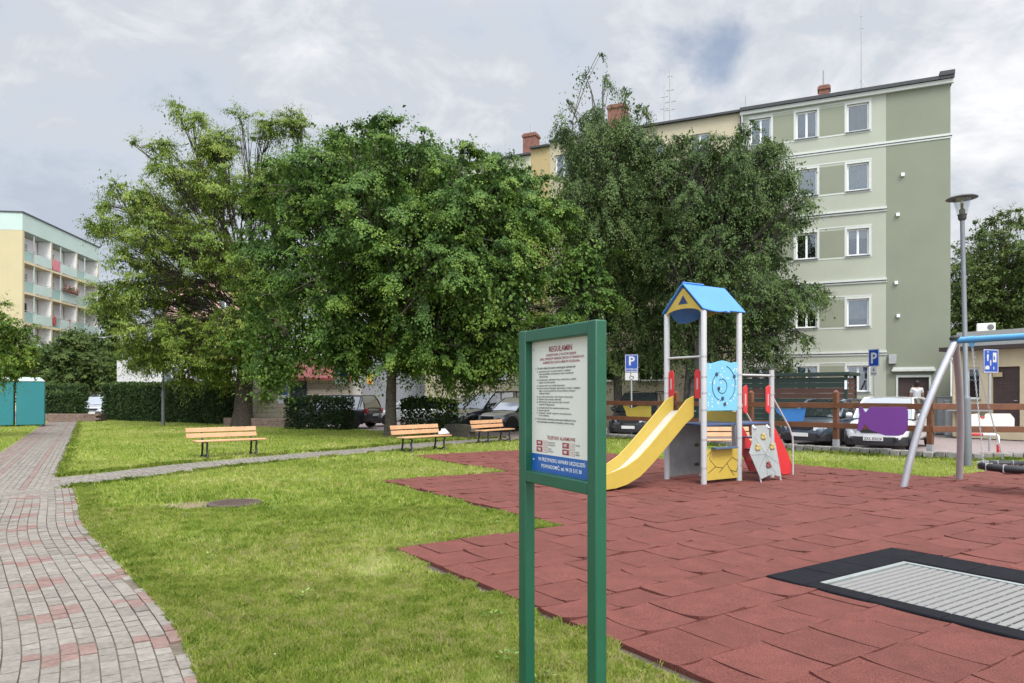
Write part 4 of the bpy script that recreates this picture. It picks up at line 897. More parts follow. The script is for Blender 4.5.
for k, (x, y) in PO.items():
    b = MB(); b.lathe([(.056, 0), (.056, 3.07), (.05, 3.08)], (x, y, 0), 18); b.build('post', WPO, tw)
for x, y in ((1.4, -.5), (1.4, .5)):
    b = MB(); b.lathe([(.052, 0), (.052, 2.06)], (x, y, 0), 18); po = b.build('post', WPO, tw)
    c = MB(); c.lathe([(.056, 2.062), (.056, 2.085), (.03, 2.10)], (x, y, 0), 14); c.build('cap', BLK, po)
b = MB(); b.bb(-.46, .46, -.46, .46, 1.03, 1.065); b.bb(.462, 1.38, -.48, .48, 1.032, 1.067); b.build('deck', DBL, tw, bevel=.004)
b = MB(); b.bb(.485, .515, -.44, .44, 1.075, 1.27); b.build('riser', YLW, tw, bevel=.004)
# slide
prof = [(-.46, 1.30), (-.60, 1.285), (-.74, 1.18), (-.95, .99), (-1.2, .765), (-1.5, .50), (-1.72, .335), (-1.95, .245), (-2.2, .205), (-2.5, .185)]
ST_ = lambda x: -.5+(x+.5)*1.11
prof = [(ST_(x), z) for x, z in prof]
b = MB(); b.grid([[(x, -.262, z), (x, .262, z), (x, .262, z-.012), (x, -.262, z-.012)] for x, z in prof], True, True)
b.tube([(ST_(-2.5), -.262, .17), (ST_(-2.5), .262, .17)], .016, 8); sl = b.build('slide', STEEL, tw)
up = [(-.54, 1.565), (-.70, 1.50), (-.95, 1.255), (-1.2, 1.02), (-1.5, .745), (-1.75, .535), (-2.0, .40), (-2.25, .33), (-2.46, .285), (-2.56, .22)]
lo = [(-2.57, .13), (-2.52, .07), (-2.42, .045), (-2.2, .055), (-1.98, .10), (-1.72, .21), (-1.5, .375), (-1.2, .635), (-.95, .865), (-.74, 1.06), (-.54, 1.20)]
for y in (-.29, .265):
    b = MB(); b.prism([(ST_(x), z) for x, z in up+lo], y, y+.025, lambda x, z, y_: (x, y_, z)); b.build('slide_side', YLW, tw, bevel=.004)
# roof
def slope(sgn, poly):
    c, s_ = math.cos(math.atan2(.5, .55)), math.sin(math.atan2(.5, .55))
    def fn(x, s, h): return (x, sgn*(s*c+h*s_), 3.58-s*s_+h*c)
    b = MB(); b.prism(poly, 0, .022, fn); return b
E = .74
arc = lambda x0, x1, d: [(x0+(x1-x0)*t, E+d*math.sin(math.pi*t)) for t in np.linspace(0, 1, 9)]
rp_ = [(-.57, 0), (.57, 0), (.57, E)]+[(.12, E), (.10, E+.055)]+[(q[0], q[1]) for q in arc(.08, -.57, .06)][1:]
slope(-1, rp_).build('roof_panel', BLU, tw, bevel=.003)
lp_ = [(-.57, -.04), (-.02, -.045), (.02, -.0), (.57, 0), (.57, E)]+arc(.5, -.35, .20)+[(-.57, E)]
slope(1, lp_).build('roof_panel', BLU, tw, bevel=.003)
for x, m_ in ((-.545, YLW), (.52, YLW)):
    b = MB(); o_ = [(-.50, 3.06), (-.02, 3.50), (.02, 3.50), (.50, 3.06)]+[(.46*math.cos(t), 3.035+.105*math.sin(t)) for t in np.linspace(.06, math.pi-.06, 12)]
    b.prism(o_, x, x+.022, lambda y, z, x_: (x_, y, z)); g_ = b.build('gable', m_, tw, smooth=False)
    c = MB(); c.prism([(-.13, 3.22), (.13, 3.22), (0, 3.38)], x-.002, x+.024, lambda y, z, x_: (x_, y, z)); c.build('opening', mat('opening_blue', (.012, .03, .10), .6), g_, smooth=False)
# bars and panels
b = MB(); b.tube([(-.5, -.5, 2.26), (-.5, .5, 2.26)], .02, 10); b.build('bar', STEEL, tw)
b = MB(); b.tube([(.5, -.5, 1.95), (1.4, -.5, 1.95)], .02, 10); b.build('bar', STEEL, tw); b = MB(); b.tube([(.5, .5, 1.95), (1.4, .5, 1.95)], .02, 10); b.build('bar', STEEL, tw)
def plate_xz(poly, y, th): 
    b = MB(); b.prism(poly, y, y+th, lambda x, z, y_: (x, y_, z)); return b
def plate_yz(poly, x, th):
    b = MB(); b.prism(poly, x, x+th, lambda y, z, x_: (x_, y, z)); return b
pn = plate_xz([(-.44, 1.30), (.44, 1.30), (.44, 2.19)]+[(q, 2.17+.03*math.cos(q*9)) for q in np.linspace(.2, -.42, 7)]+[(-.44, 2.2)], -.51, .02).build('panel', LBL, tw, bevel=.003)
g = MB()
def ring(cx, cz, r, a0, a1):
    pts = [(cx+r*math.cos(t), -.5125, cz+r*math.sin(t)) for t in np.linspace(a0, a1, 22)]; g.tube(pts, .007, 5)
ring(-.03, 1.74, .13, -2.6, 2.2); ring(-.03, 1.74, .26, 1.9, 4.6); ring(.0, 1.78, .33, -1.0, 1.3); g.build('groove', mat('groove_dark', (.02, .08, .16), .6), pn)
g = MB()
for x, z in ((-.12, 1.70), (-.18, 1.95), (-.02, 1.52), (.30, 1.92), (.04, 1.42)): g.lathe([(.035, 0), (.035, .012), (.015, .02)], n=10, M=Matrix.Translation((x, -.512, z)) @ Matrix.Rotation(R(90), 4, 'X'))
g.build('knob', mat('knob_dark', (.03, .05, .10), .5), pn)
g = MB()
for i in range(34):
    x, z = rng.uniform(-.4, .4), rng.uniform(1.33, 2.12); g.lathe([(.013, 0), (.013, .003)], n=6, M=Matrix.Translation((x, -.5105, z)) @ Matrix.Rotation(R(90), 4, 'X'))
g.build('dot', M_wht, pn)
yp = plate_xz([(-.44, .07), (.44, .07), (.44, .62), (.1, .66), (-.44, .60)], -.51, .02).build('panel', YLW, tw, bevel=.003)
g = MB()
for pts in ([(-.42, .5), (-.33, .58), (-.36, .44), (-.2, .3)], [(-.1, .2), (.1, .35), (.2, .22), (.36, .18)], [(.1, .35), (.25, .45), (.4, .38)], [(-.4, .2), (-.2, .3), (0, .27)], [(.2, .22), (.3, .12)], [(.36, .18), (.42, .3)]):
    g.tube([(x, -.511, z) for x, z in pts], .006, 4)
g.build('groove', BLK, yp)
b = MB(); b.bb(-.33, .25, -.66, -.515, .62, .655); b.build('counter', mat('counter_grey_blue', (.06, .10, .16), .5), tw, bevel=.006)
gp = plate_yz([(-.43, .06), (.43, .06), (.43, 1.0), (-.43, 1.0)], -.515, .0) if False else plate_xz([(-.44, .05), (.44, .08), (.44, 1.0), (-.44, 1.0)], .49, .02)
gp = gp.build('panel', GRY, tw, bevel=.003)
g = MB()
for z in (.25, .62): g.prism([(.30+.07*math.cos(t), z+.035*math.sin(t)) for t in np.linspace(0, 6.28, 12)[:-1]], .486, .512, lambda x, z_, y_: (x, y_, z_))
g.build('slot', mat('slot_green', (.05, .07, .03), .9), gp)
def handle_plate(pts_fn):
    pass
for y0_, y1_ in ((.30, .44), (-.42, -.27)):
    b = plate_yz([(y0_, 1.52), (y1_, 1.52), (y1_, 1.98), (y1_-.03, 2.03), (y0_+.03, 2.03), (y0_, 1.97)], -.51, .02).build('grab_plate', RED, tw, bevel=.004)
    g = MB(); ym = (y0_+y1_)/2; g.prism([(ym-.02, 1.68), (ym+.02, 1.68), (ym+.02, 1.88), (ym-.02, 1.88)], -.512, -.488, lambda y, z, x_: (x_, y, z)); g.build('grip_hole', mat('hole_pale', (.45, .3, .3), .7), b, smooth=False)
for x0_, x1_ in ((.56, .68), (1.22, 1.35)):
    b = plate_xz([(x0_, 1.28), (x1_-.03, 1.22), (x1_, 1.28), (x1_, 1.72), (x1_-.03, 1.77), (x0_, 1.72)], -.51, .02).build('grab_plate', RED, tw, bevel=.004)
    g = MB(); xm = (x0_+x1_)/2; g.prism([(xm-.018, 1.38), (xm+.018, 1.38), (xm+.018, 1.6), (xm-.018, 1.6)], -.513, -.487, lambda x, z, y_: (x, y_, z)); g.build('grip_hole', mat('hole_pale', (.45, .3, .3), .7), b, smooth=False)
b = MB()
for (x, y), zs in (((-.5, .5), (1.62, 1.9)), ((-.5, -.5), (1.62, 1.9, 1.32, 2.26)), ((.45, -.5), (1.35, 1.6, 1.95)), ((1.4, -.5), (1.35, 1.6, 1.95)), ((-.5, -.5), (.3, .8)), ((.45, -.5), (.3, .8))):
    for z in zs: b = MB(); b.lathe([(.061, -.012), (.061, .012)], (x, y, z), 14); b.build('clamp', GALV, tw)
# climbing wall
cw = [(.79, 0), (1.28, 0), (1.19, .22), (1.30, .35), (1.14, 1), (.885, .93), (.54, 1), (.47, .51), (.65, .31)]
fnw = lambda x, f, h: (x, -.53-.43*f+h*.9, 1.0-.93*f+h*.4)
b = MB(); b.prism(cw, 0, .022, fnw); cl_ = b.build('climbing_wall', mat('hpl_pale_grey', (.22, .235, .232), .65, .12, 4, dirt=.2), tw, bevel=.003)
g = MB()
for a_, c_ in (((.9, .55), (.5, .55)), ((.9, .55), (1.2, .3)), ((.9, .55), (1.2, .75)), ((.9, .55), (.75, .95)), ((.9, .55), (1.0, .95)), ((.75, .2), (.9, .55)), ((.9, .55), (.6, .8))): g.tube([fnw(a_[0], a_[1], -.001), fnw(c_[0], c_[1], -.001)], .004, 4)
g.build('groove', mat('groove_grey', (.12, .12, .12), .7), cl_)
for (x, f), mt in (((.98, .2), 'y'), ((.72, .40), 'y'), ((1.14, .40), 'y'), ((.86, .74), 'r')):
    g = MB(); c = Vector(fnw(x, f, -.02))
    for q in range(3): a_ = q*2.1+1.6; g.lathe([(.001, -.03), (.03, -.026), (.038, 0), (.028, .026), (.001, .03)], c+Vector((.035*math.cos(a_), -.012, .035*math.sin(a_))), 10)
    g.build('climbing_hold', mat('hold_yellow', (.42, .32, .10), .7, .15, 20) if mt == 'y' else mat('hold_red', (.20, .05, .05), .7, .15, 20), cl_)
b = MB()
for x in (.56, 1.13): b.tube([fnw(x, .9, .03), (x, -.96, -.02)], .014, 8)
for x in (.83, 1.24): b.tube([(x, -.50, 1.0), fnw(x, .05, -.02)], .03, 8)
b.build('wall_bracket', GALV, tw)
# steps with red stringers and steel handrails
st_ = [(1.44, 1.0), (1.56, .98), (2.0, .42), (2.1, .22), (2.08, .03), (1.80, .03), (1.44, .60)]
for y in (-.44, .42): plate_xz(st_, y, .02).build('stringer', RED, tw, bevel=.003)
for z, x in ((.25, 1.93), (.5, 1.74), (.75, 1.55)):
    b = MB(); b.bb(x-.1, x+.1, -.415, .415, z-.02, z); b.build('step', DBL, tw, bevel=.003)
for y in (-.47, .47): 
    b = MB(); b.tube([(1.44, y, 1.55), (1.5, y, 1.5), (1.98, y, .95), (2.09, y, .75), (2.1, y, .55), (2.1, y, 0)], .018, 10); b.build('handrail', STEEL, tw)

# ------------------------------------------------------------ swing frame and basket swing
SIL = mat('swing_silver', (.40, .40, .43), .40, .06, 6, metal=.5, dirt=.06); SBL = mat('swing_blue', (.07, .27, .50), .4, .06, 6, dirt=.08)
AP = Vector((7.65, 12.27)); BD = Vector((.556, -.831))
sw = thing('swing_frame', 'swing frame with bowed silver legs and a blue crossbeam at the right', 'swing frame', (AP.x, AP.y, .02), math.atan2(BD.y, BD.x))
def loc_(p): d = Vector(p)-AP; return (d.dot(BD), d.dot(Vector((-BD.y, BD.x))))
f1, f2 = loc_(G(903.5, 489)), loc_(G(959, 481)); ZB = 2.52
def leg(f, out, ax0):
    d = Vector((f[0], f[1])); pts = []
    for t in np.linspace(0, 1, 14):
        p = d*(1-t)**1.0; bulge = math.sin(math.pi*t)**1.0*.16*out
        n_ = Vector((d.x*.3, d.y)).normalized(); q = p*(1-.0*t)+n_*abs(bulge); pts.append((ax0+q.x, q.y, (ZB-.02)*t))
    b = MB(); b.tube(pts, .058, 14); b.build('leg', SIL, sw)
leg(f1, 1, 0); leg(f2, 1, 0)
LBm = 2.9
for f in (f1, f2):
    b_ = (-f[0], f[1]); leg(b_, 1, LBm)
b = MB(); b.tube([(-.06, 0, ZB), (LBm+.06, 0, ZB)], .055, 16); b.build('crossbeam', SBL, sw)
for x in (0, LBm):
    b = MB(); b.lathe([(.03, 0), (.085, .005), (.09, .05), (.06, .085), (.02, .09)], (x, 0, ZB), 16); b.build('joint_cap', BLK, sw)
for x in (.26, 1.64):
    b = MB(); b.tube([(x, 0, ZB-.04), (x, 0, ZB-.12)], .035, 10); b.tube([(x-.05, 0, ZB-.0), (x+.05, 0, ZB-.0)], .062, 14); b.build('hanger', SBL, sw)
RC = (AP.x+BD.x*.95, AP.y+BD.y*.95)
bs = thing('basket_swing', 'round black basket swing hanging by chains from the blue crossbeam', 'swing', (*RC, .44), math.atan2(BD.y, BD.x))
b = MB(); b.grid([[((.5+.062*math.cos(q))*math.cos(t), (.5+.062*math.cos(q))*math.sin(t), .062*math.sin(q)) for q in np.linspace(0, 2*math.pi, 13)[:-1]] for t in np.linspace(0, 2*math.pi, 49)], True)
rg = b.build('ring', mat('swing_black', (.012, .012, .014), .55, .2, 10, bump=.3), bs)
for i in range(12):
    t = i*2*math.pi/12; b = MB(); b.box((.5*math.cos(t), .5*math.sin(t), 0), (.128, .02, .128), t); b.build('strap', mat('strap_white', (.30, .30, .30), .7), rg, bevel=.012)
b = MB()
for i in range(-5, 6):
    w_ = math.sqrt(max(.2-(i*.08)**2, 0.001))
    for sg_ in (0, 1):
        pts = [((i*.08, w_*k, -.09*(1-(k*k))) if sg_ else (w_*k, i*.08, -.09*(1-(k*k)))) for k in np.linspace(-1, 1, 9)]; b.tube(pts, .010, 5)
b.build('net', mat('net_red', (.12, .035, .035), .8), bs)
def chain(p0, p1):
    b = MB(); p0, p1 = Vector(p0), Vector(p1); d = p1-p0; n = int(d.length/.036); dn = d.normalized(); o1 = dn.orthogonal().normalized(); o2 = dn.cross(o1)
    for i in range(n):
        c = p0+d*((i+.5)/n); u = o1 if i % 2 else o2
        b.tube([c+dn*.024*math.cos(t)+u*.011*math.sin(t) for t in np.linspace(0, 2*math.pi, 9)], .0042, 4, False)
    return b
for hx in (-.69, .69):
    for sy in (-1, 1):
        s_ = 1 if hx > 0 else -1; chain((hx, 0, ZB-.10-.42), (s_*.36, sy*.36, .06)).build('chain', GALV, bs)

# ------------------------------------------------------------ in-ground trampoline
TRP = mat('trampoline_rubber', (.010, .010, .013), .95, .2, 8, spec=.12, bump=.5, bscale=80)
tr_ = thing('trampoline', 'rectangular in-ground trampoline with black rubber surround and pale slatted mat', 'trampoline', (*ST(3.15, -4.3), 0), math.atan2(.556, .831))
def LT(s, t): return (s-3.15, t+4.3)
sa, sb_, ta, tb = 2.145, 4.165, -5.745, -2.855; ia, ib, ja, jb = 2.33, 3.70, -5.32, -3.22
def slab(s0, s1, t0, t1, z, h): 
    (x0, y0), (x1, y1) = LT(s0, t0), LT(s1, t1); return (x0, x1, y0, y1, z-h, z)
b = MB()
edges_ = [(sa, sb_, ta, ja), (sa, sb_, jb, tb), (sa, ia, ja+.002, jb-.002), (ib, sb_, ja+.002, jb-.002)]
for e in edges_:
    Ls = max(e[1]-e[0], e[3]-e[2]); k = max(1, int(Ls/.5)); lng = (e[1]-e[0]) > (e[3]-e[2])
    for i in range(k):
        q = (e[0]+(e[1]-e[0])*i/k+.002, e[0]+(e[1]-e[0])*(i+1)/k-.002, e[2], e[3]) if lng else (e[0], e[1], e[2]+(e[3]-e[2])*i/k+.002, e[2]+(e[3]-e[2])*(i+1)/k-.002)
        b.bb(*slab(*q, .055+rng.normal(0, .001), .05))
b.build('surround', TRP, tr_, bevel=.012)
b = MB()
for e in ((ia, ib, ja, ja+.05), (ia, ib, jb-.05, jb), (ia, ia+.012, ja+.05, jb-.05), (ib-.05, ib, ja+.05, jb-.05)): b.bb(*slab(*e, .042, .03))
b.build('frame', mat('tramp_frame', (.22, .24, .23), .5, .15, 12, dirt=.3), tr_, bevel=.004)
b = MB(); b.bb(*slab(ia, ib, ja, jb, .008, .004)); b.build('pit', BLK, tr_, smooth=False)
b = MB(); t = ja+.07; nl = 0
while t < jb-.085:
    (x0, y0), (x1, y1) = LT(ia+.02, t), LT(ib-.06, t+.052)
    rows_ = []
    for i in range(17):
        x = x0+(x1-x0)*i/16; rows_.append([(x, y0, .026), (x, y0+.004, .034), (x, (y0+y1)/2, .036), (x, y1-.004, .034), (x, y1, .026)])
    b.grid(rows_); t += .068
mt_ = b.build('mat', mat('mat_pale', (.19, .187, .18), .7, .10, 30, spec=.2, dirt=.15), tr_, fix=False)
b = MB()
for s_ in (2.5, 2.75, 3.0, 3.25, 3.5): b.bb(*slab(s_, s_+.012, ja+.06, jb-.06, .024, .006))
b.build('cable', M_grey, mt_)

# ------------------------------------------------------------ manhole cover
mh = thing('manhole_cover', 'round brown cast iron manhole cover set in the lawn', 'manhole cover', (*MH, 0))
b = MB(); b.lathe([(.335, -.02), (.335, .042), (.325, .05), (.298, .05), (.296, .044), (.29, .044)], n=40); rim_ = b.build('rim', mat('manhole_rim', (.065, .05, .04), .9, .25, 12, bump=.5), mh)
b = MB(); b.lathe([(.288, .0), (.288, .048), (.28, .05)], n=40)
for i in range(-6, 7):
    for j in range(-6, 7):
        if math.hypot(i, j)*.042 < .26: b.box((i*.042, j*.042, .052), (.026, .026, .006), .78)
lid_ = b.build('lid', mat('manhole_iron', (.07, .046, .035), .9, .3, 9, bump=.5), mh)
b = MB(); b.lathe([(.80, .003), (.001, .004)], n=4) if False else None
mh.scale = (1.13, 1.13, 1)
pp = MB(); n_ = 28; pp.face([(MH[0]-.28+(.78+.12*math.sin(i*2.3)+.08*math.sin(i*5.1))*math.cos(i*2*math.pi/n_)*.85, MH[1]-.02+(.46+.05*math.sin(i*3.1))*math.sin(i*2*math.pi/n_), .004) for i in range(n_)])
struct(pp.build('bare_soil', mat('bare_soil_pale', (.17, .125, .08), .95, .3, 8, bump=.8, bscale=50), smooth=False))

# ------------------------------------------------------------ benches
WOOD = mat('bench_wood', (.47, .255, .13), .5, .12, 3, col2=(.54, .32, .175), bump=.15, bscale=30); IRON = mat('bench_iron', (.012, .013, .014), .5, .2)
def bench(label, x, y, deg):
    t = thing('park_bench', label, 'bench', (x, y, 0.0), R(deg), 'park benches'); Lb = 1.78
    for y0_, z in ((-.27, .425), (-.145, .43), (-.02, .425)):
        b = MB(); b.bb(-Lb/2, Lb/2, y0_, y0_+.115, z, z+.036); b.build('seat_slat', WOOD, t, bevel=.008)
    for z, yy in ((.515, .155), (.655, .195)):
        b = MB(); b.box((0, 0, 0), (1, 1, 1), M=Matrix.Translation((-.12, yy, z+.055)) @ Matrix.Rotation(R(-14), 4, 'X') @ Matrix.Diagonal((Lb, .034, .115, 1))); b.build('back_slat', WOOD, t, bevel=.008)
    for x_ in (-.62, .62):
        b = MB()
        b.tube([(x_, -.34, 0), (x_, -.27, .06), (x_, -.21, .24), (x_, -.25, .39), (x_, -.20, .415), (x_, .10, .415), (x_, .14, .45), (x_, .235, .78)], .027, 8)
        b.tube([(x_, .24, 0), (x_, .17, .10), (x_, .13, .24), (x_, .12, .41)], .027, 8); b.tube([(x_, -.21, .12), (x_, -.12, .075), (x_, 0.0, .06), (x_, .09, .075), (x_, .16, .12)], .022, 8)
        b.build('leg', IRON, t)
    return t
bench('wooden park bench nearest the brick path, in front of the thick dark tree trunk', -7.3, 18.35, 41)
bench('wooden park bench with a white plastic bag on its seat, beside the linden trunk', -2.5, 19.9, 50)
bench('wooden park bench partly hidden by the green notice board, before the parked cars', -.62, 23.7, 56)
bench('wooden park bench seen through the legs of the play tower', 5.45, 18.4, 4)
# plastic bag on the middle bench
bgp = Matrix.Translation((-2.5, 19.9, 0)) @ Matrix.Rotation(R(50), 4, 'Z') @ Vector((.70, -.12, .467))
b = MB(); rows_ = []
for i, (r, z) in enumerate(((.001, 0), (.10, 0), (.12, .03), (.115, .07), (.09, .11), (.06, .135), (.001, .14))):
    rows_.append([(r*(1+.35*rng.uniform(-1, 1))*math.cos(k*math.pi/9)*1.1, r*(1+.35*rng.uniform(-1, 1))*math.sin(k*math.pi/9)*.8, z*(1+.3*rng.uniform(-1, 1))) for k in range(18)])
b.grid(rows_, True); o = b.build('plastic_bag', mat('bag_white', (.55, .55, .55), .45, .06), ang=20); o.location = bgp; tag(o, 'crumpled white plastic bag lying on the bench seat', 'bag')
# ------------------------------------------------------------ wooden fence with painted boards
FW = mat('fence_wood', (.115, .040, .018), .5, .22, 3, col2=(.17, .062, .028), bump=.2, bscale=25)
FP = [(-1.2, 31.5), (1.2, 29.3), (3.5, 26.9), (5.6, 24.25), (7.4, 22.0), (9.07, 19.9), (10.5, 17.85), (13.1, 17.6), (15.9, 17.3)]
FP = FP[2:]
fn = thing('fence', 'reddish brown wooden post-and-rail fence along the stone kerb', 'fence', (FP[0][0], FP[0][1], 0))
f0 = Vector(FP[0])
for p in FP:
    q = Vector(p)-f0; b = MB(); b.box((q.x, q.y, .98), (.125, .125, 1.36), .6); b.lathe([(.088, 1.66), (.088, 1.68), (.004, 1.75)], (q.x, q.y, 0), 4); po = b.build('post', FW, fn, bevel=.008)
    s = MB(); s.box((q.x, q.y, .17), (.135, .135, .38), .6); s.build('post_shoe', GALV, po, smooth=False)
for a, c in zip(FP, FP[1:]):
    a, c = Vector(a)-f0, Vector(c)-f0; d = c-a; n_ = Vector((d.y, -d.x)).normalized()*(-.0); ang = math.atan2(d.y, d.x); nv = Vector((math.sin(ang), -math.cos(ang)))
    for z in (.75, 1.31):
        mid = (a+c)/2+nv*.085; b = MB(); b.box((mid.x, mid.y, z), (d.length-.01, .042, .15), ang); b.build('rail', FW, fn, bevel=.006)
def fboard(name, i, u0, u1, poly, col, label):
    """flat painted board screwed to the camera side of bay i; poly in 0..1 x (z in metres)"""
    a, c = Vector(FP[i])-f0, Vector(FP[i+1])-f0; d = c-a; ang = math.atan2(d.y, d.x); e = d.normalized(); nv = Vector((math.sin(ang), -math.cos(ang)))
    def at(k, z, h): p = a+d*k+nv*(.043+h); return (p.x, p.y, z)
    b = MB(); b.prism([(u0+(u1-u0)*x, z) for x, z in poly], 0, .018, lambda x, z, h: at(x, z, h)); o = b.build(name, col, fn, bevel=.003); o['label'] = label; return o, at
def bay(i, u):                                # fraction along bay i that is seen at image column u (survey)
    a, c = FP[i], FP[i+1]; k = (u-512)/F; return (a[0]-k*a[1])/(k*(c[1]-a[1])-(c[0]-a[0]))
fboard('board', 0, bay(0, 624), bay(0, 652), [(0, 1.20), (.0, 1.22), (.22, 1.23), (.25, 1.12), (.42, 1.15), (.55, 1.22), (1, 1.22), (1, .85), (.92, .78), (.25, .78), (.12, .86), (.1, 1.0)], YLW, 'yellow whale-shaped board on the fence')
fboard('board', 2, bay(2, 776), bay(2, 807), [(0, 1.22), (.02, 1.22), (.25, 1.18), (.7, 1.20), (.88, 1.22), (1, 1.26), (.95, 1.0), (.92, .85), (.35, .80), (.28, .92), (.05, 1.1)], BLU, 'blue fish-shaped board on the fence')
o, at_ = fboard('board', 4, bay(4, 856), bay(4, 907), [(0, .70), (.03, .95), (.05, 1.1), (.03, 1.30), (.10, 1.30), (.17, 1.16), (.26, 1.30), (.96, 1.30), (1, 1.2), (1, .86), (.97, .70), (.90, .60), (.80, .57), (.55, .58), (.25, .72), (.16, .86), (.09, .70)], mat('hpl_purple', (.085, .010, .15), .5, .06), 'purple board on the fence in front of the white car')
k0, k1 = bay(5, 961), bay(5, 1013)
fboard('board', 5, k0, k1, [(0, .55), (.02, 1.0), (.06, 1.10), (.30, 1.14), (.34, 1.05), (.42, 1.05), (.45, 1.14), (.92, 1.14), (1, 1.02), (1, .82), (.93, .72), (.30, .70), (.06, .72), (.04, .55)], mat('hpl_white', (.64, .63, .60), .5, .06, dirt=.1), 'white board on the fence behind the swing chains')
o, at_ = fboard('board', 5, k0+(k1-k0)*.33, k0+(k1-k0)*.45, [(0, 1.05), (.5, .985), (1, 1.05), (.75, 1.07), (.25, 1.07)], RED, 'small red mouth piece on the white board')

# ------------------------------------------------------------ street lamps
LAMP = mat('lamp_grey', (.17, .185, .20), .45, .1, 6, metal=.3); LDARK = mat('lamp_dark', (.045, .045, .045), .5)
def lamp_glass():
    m_ = bpy.data.materials.new('lamp_glass'); m_.use_nodes = True; t = m_.node_tree; t.nodes.remove(t.nodes['Principled BSDF'])
    tr = t.nodes.new('ShaderNodeBsdfTransparent'); tr.inputs[0].default_value = (.86, .88, .9, 1); gl = t.nodes.new('ShaderNodeBsdfGlossy'); gl.inputs[1].default_value = .08
    mxs = t.nodes.new('ShaderNodeMixShader'); mxs.inputs[0].default_value = .16; t.links.new(tr.outputs[0], mxs.inputs[1]); t.links.new(gl.outputs[0], mxs.inputs[2]); t.links.new(mxs.outputs[0], t.nodes['Material Output'].inputs[0]); return m_
M_lg = lamp_glass()
lp = thing('street_lamp', 'grey park lamp with a flat dark hat and clear cone beside the swing', 'street lamp', (10.13, 15.8, 0), 0, 'park lamps'); HL = 5.48
b = MB(); b.lathe([(.085, 0), (.085, 1.5), (.078, 1.56), (.052, 1.6), (.046, HL)], n=14); b.build('pole', LAMP, lp)
b = MB(); b.lathe([(.06, HL), (.085, HL+.04), (.085, HL+.10), (.1, HL+.13)], n=16); b.lathe([(.06, HL+.131), (.06, HL+.24), (.03, HL+.26), (.03, HL+.38)], n=10); b.build('lamp_holder', LDARK, lp)
b = MB(); b.grid([[(r*math.cos(q), r*math.sin(q), z) for q in np.linspace(0, 2*math.pi, 25)[:-1]] for r, z in ((.095, HL+.132), (.175, HL+.475))], True); b.build('lamp_glass', M_lg, lp)
b = MB(); b.lathe([(.02, HL+.38), (.03, HL+.40), (.02, HL+.44)], n=10); b.build('bulb', M_wht, lp)
b = MB(); b.lathe([(.04, HL+.478), (.31, HL+.48), (.315, HL+.49), (.26, HL+.525), (.12, HL+.56), (.02, HL+.57)], n=28); b.build('lamp_hat', LDARK, lp)
lp.rotation_euler = (0, R(-1.3), 0)
l2 = dup(lp, (-18.0, 36.7, 0), 0, 'slim dark park lamp in front of the long clipped hedge'); l2.scale = (1, 1, 1.15)
l2.rotation_euler = (0, 0, 0)
l3 = thing('street_light', 'distant curved-arm street light beside the balcony block', 'street light', (-43.6, 76, 0), 0)
b = MB(); b.tube([(2, 0, 0), (2, 0, 7.4), (1.6, 0, 8.0), (.2, 0, 7.8)], .06, 8); b.build('pole', LAMP, l3); b = MB(); b.bb(-.7, .2, -.15, .15, 7.66, 7.8); b.build('lamp_head', M_grey, l3, bevel=.03)

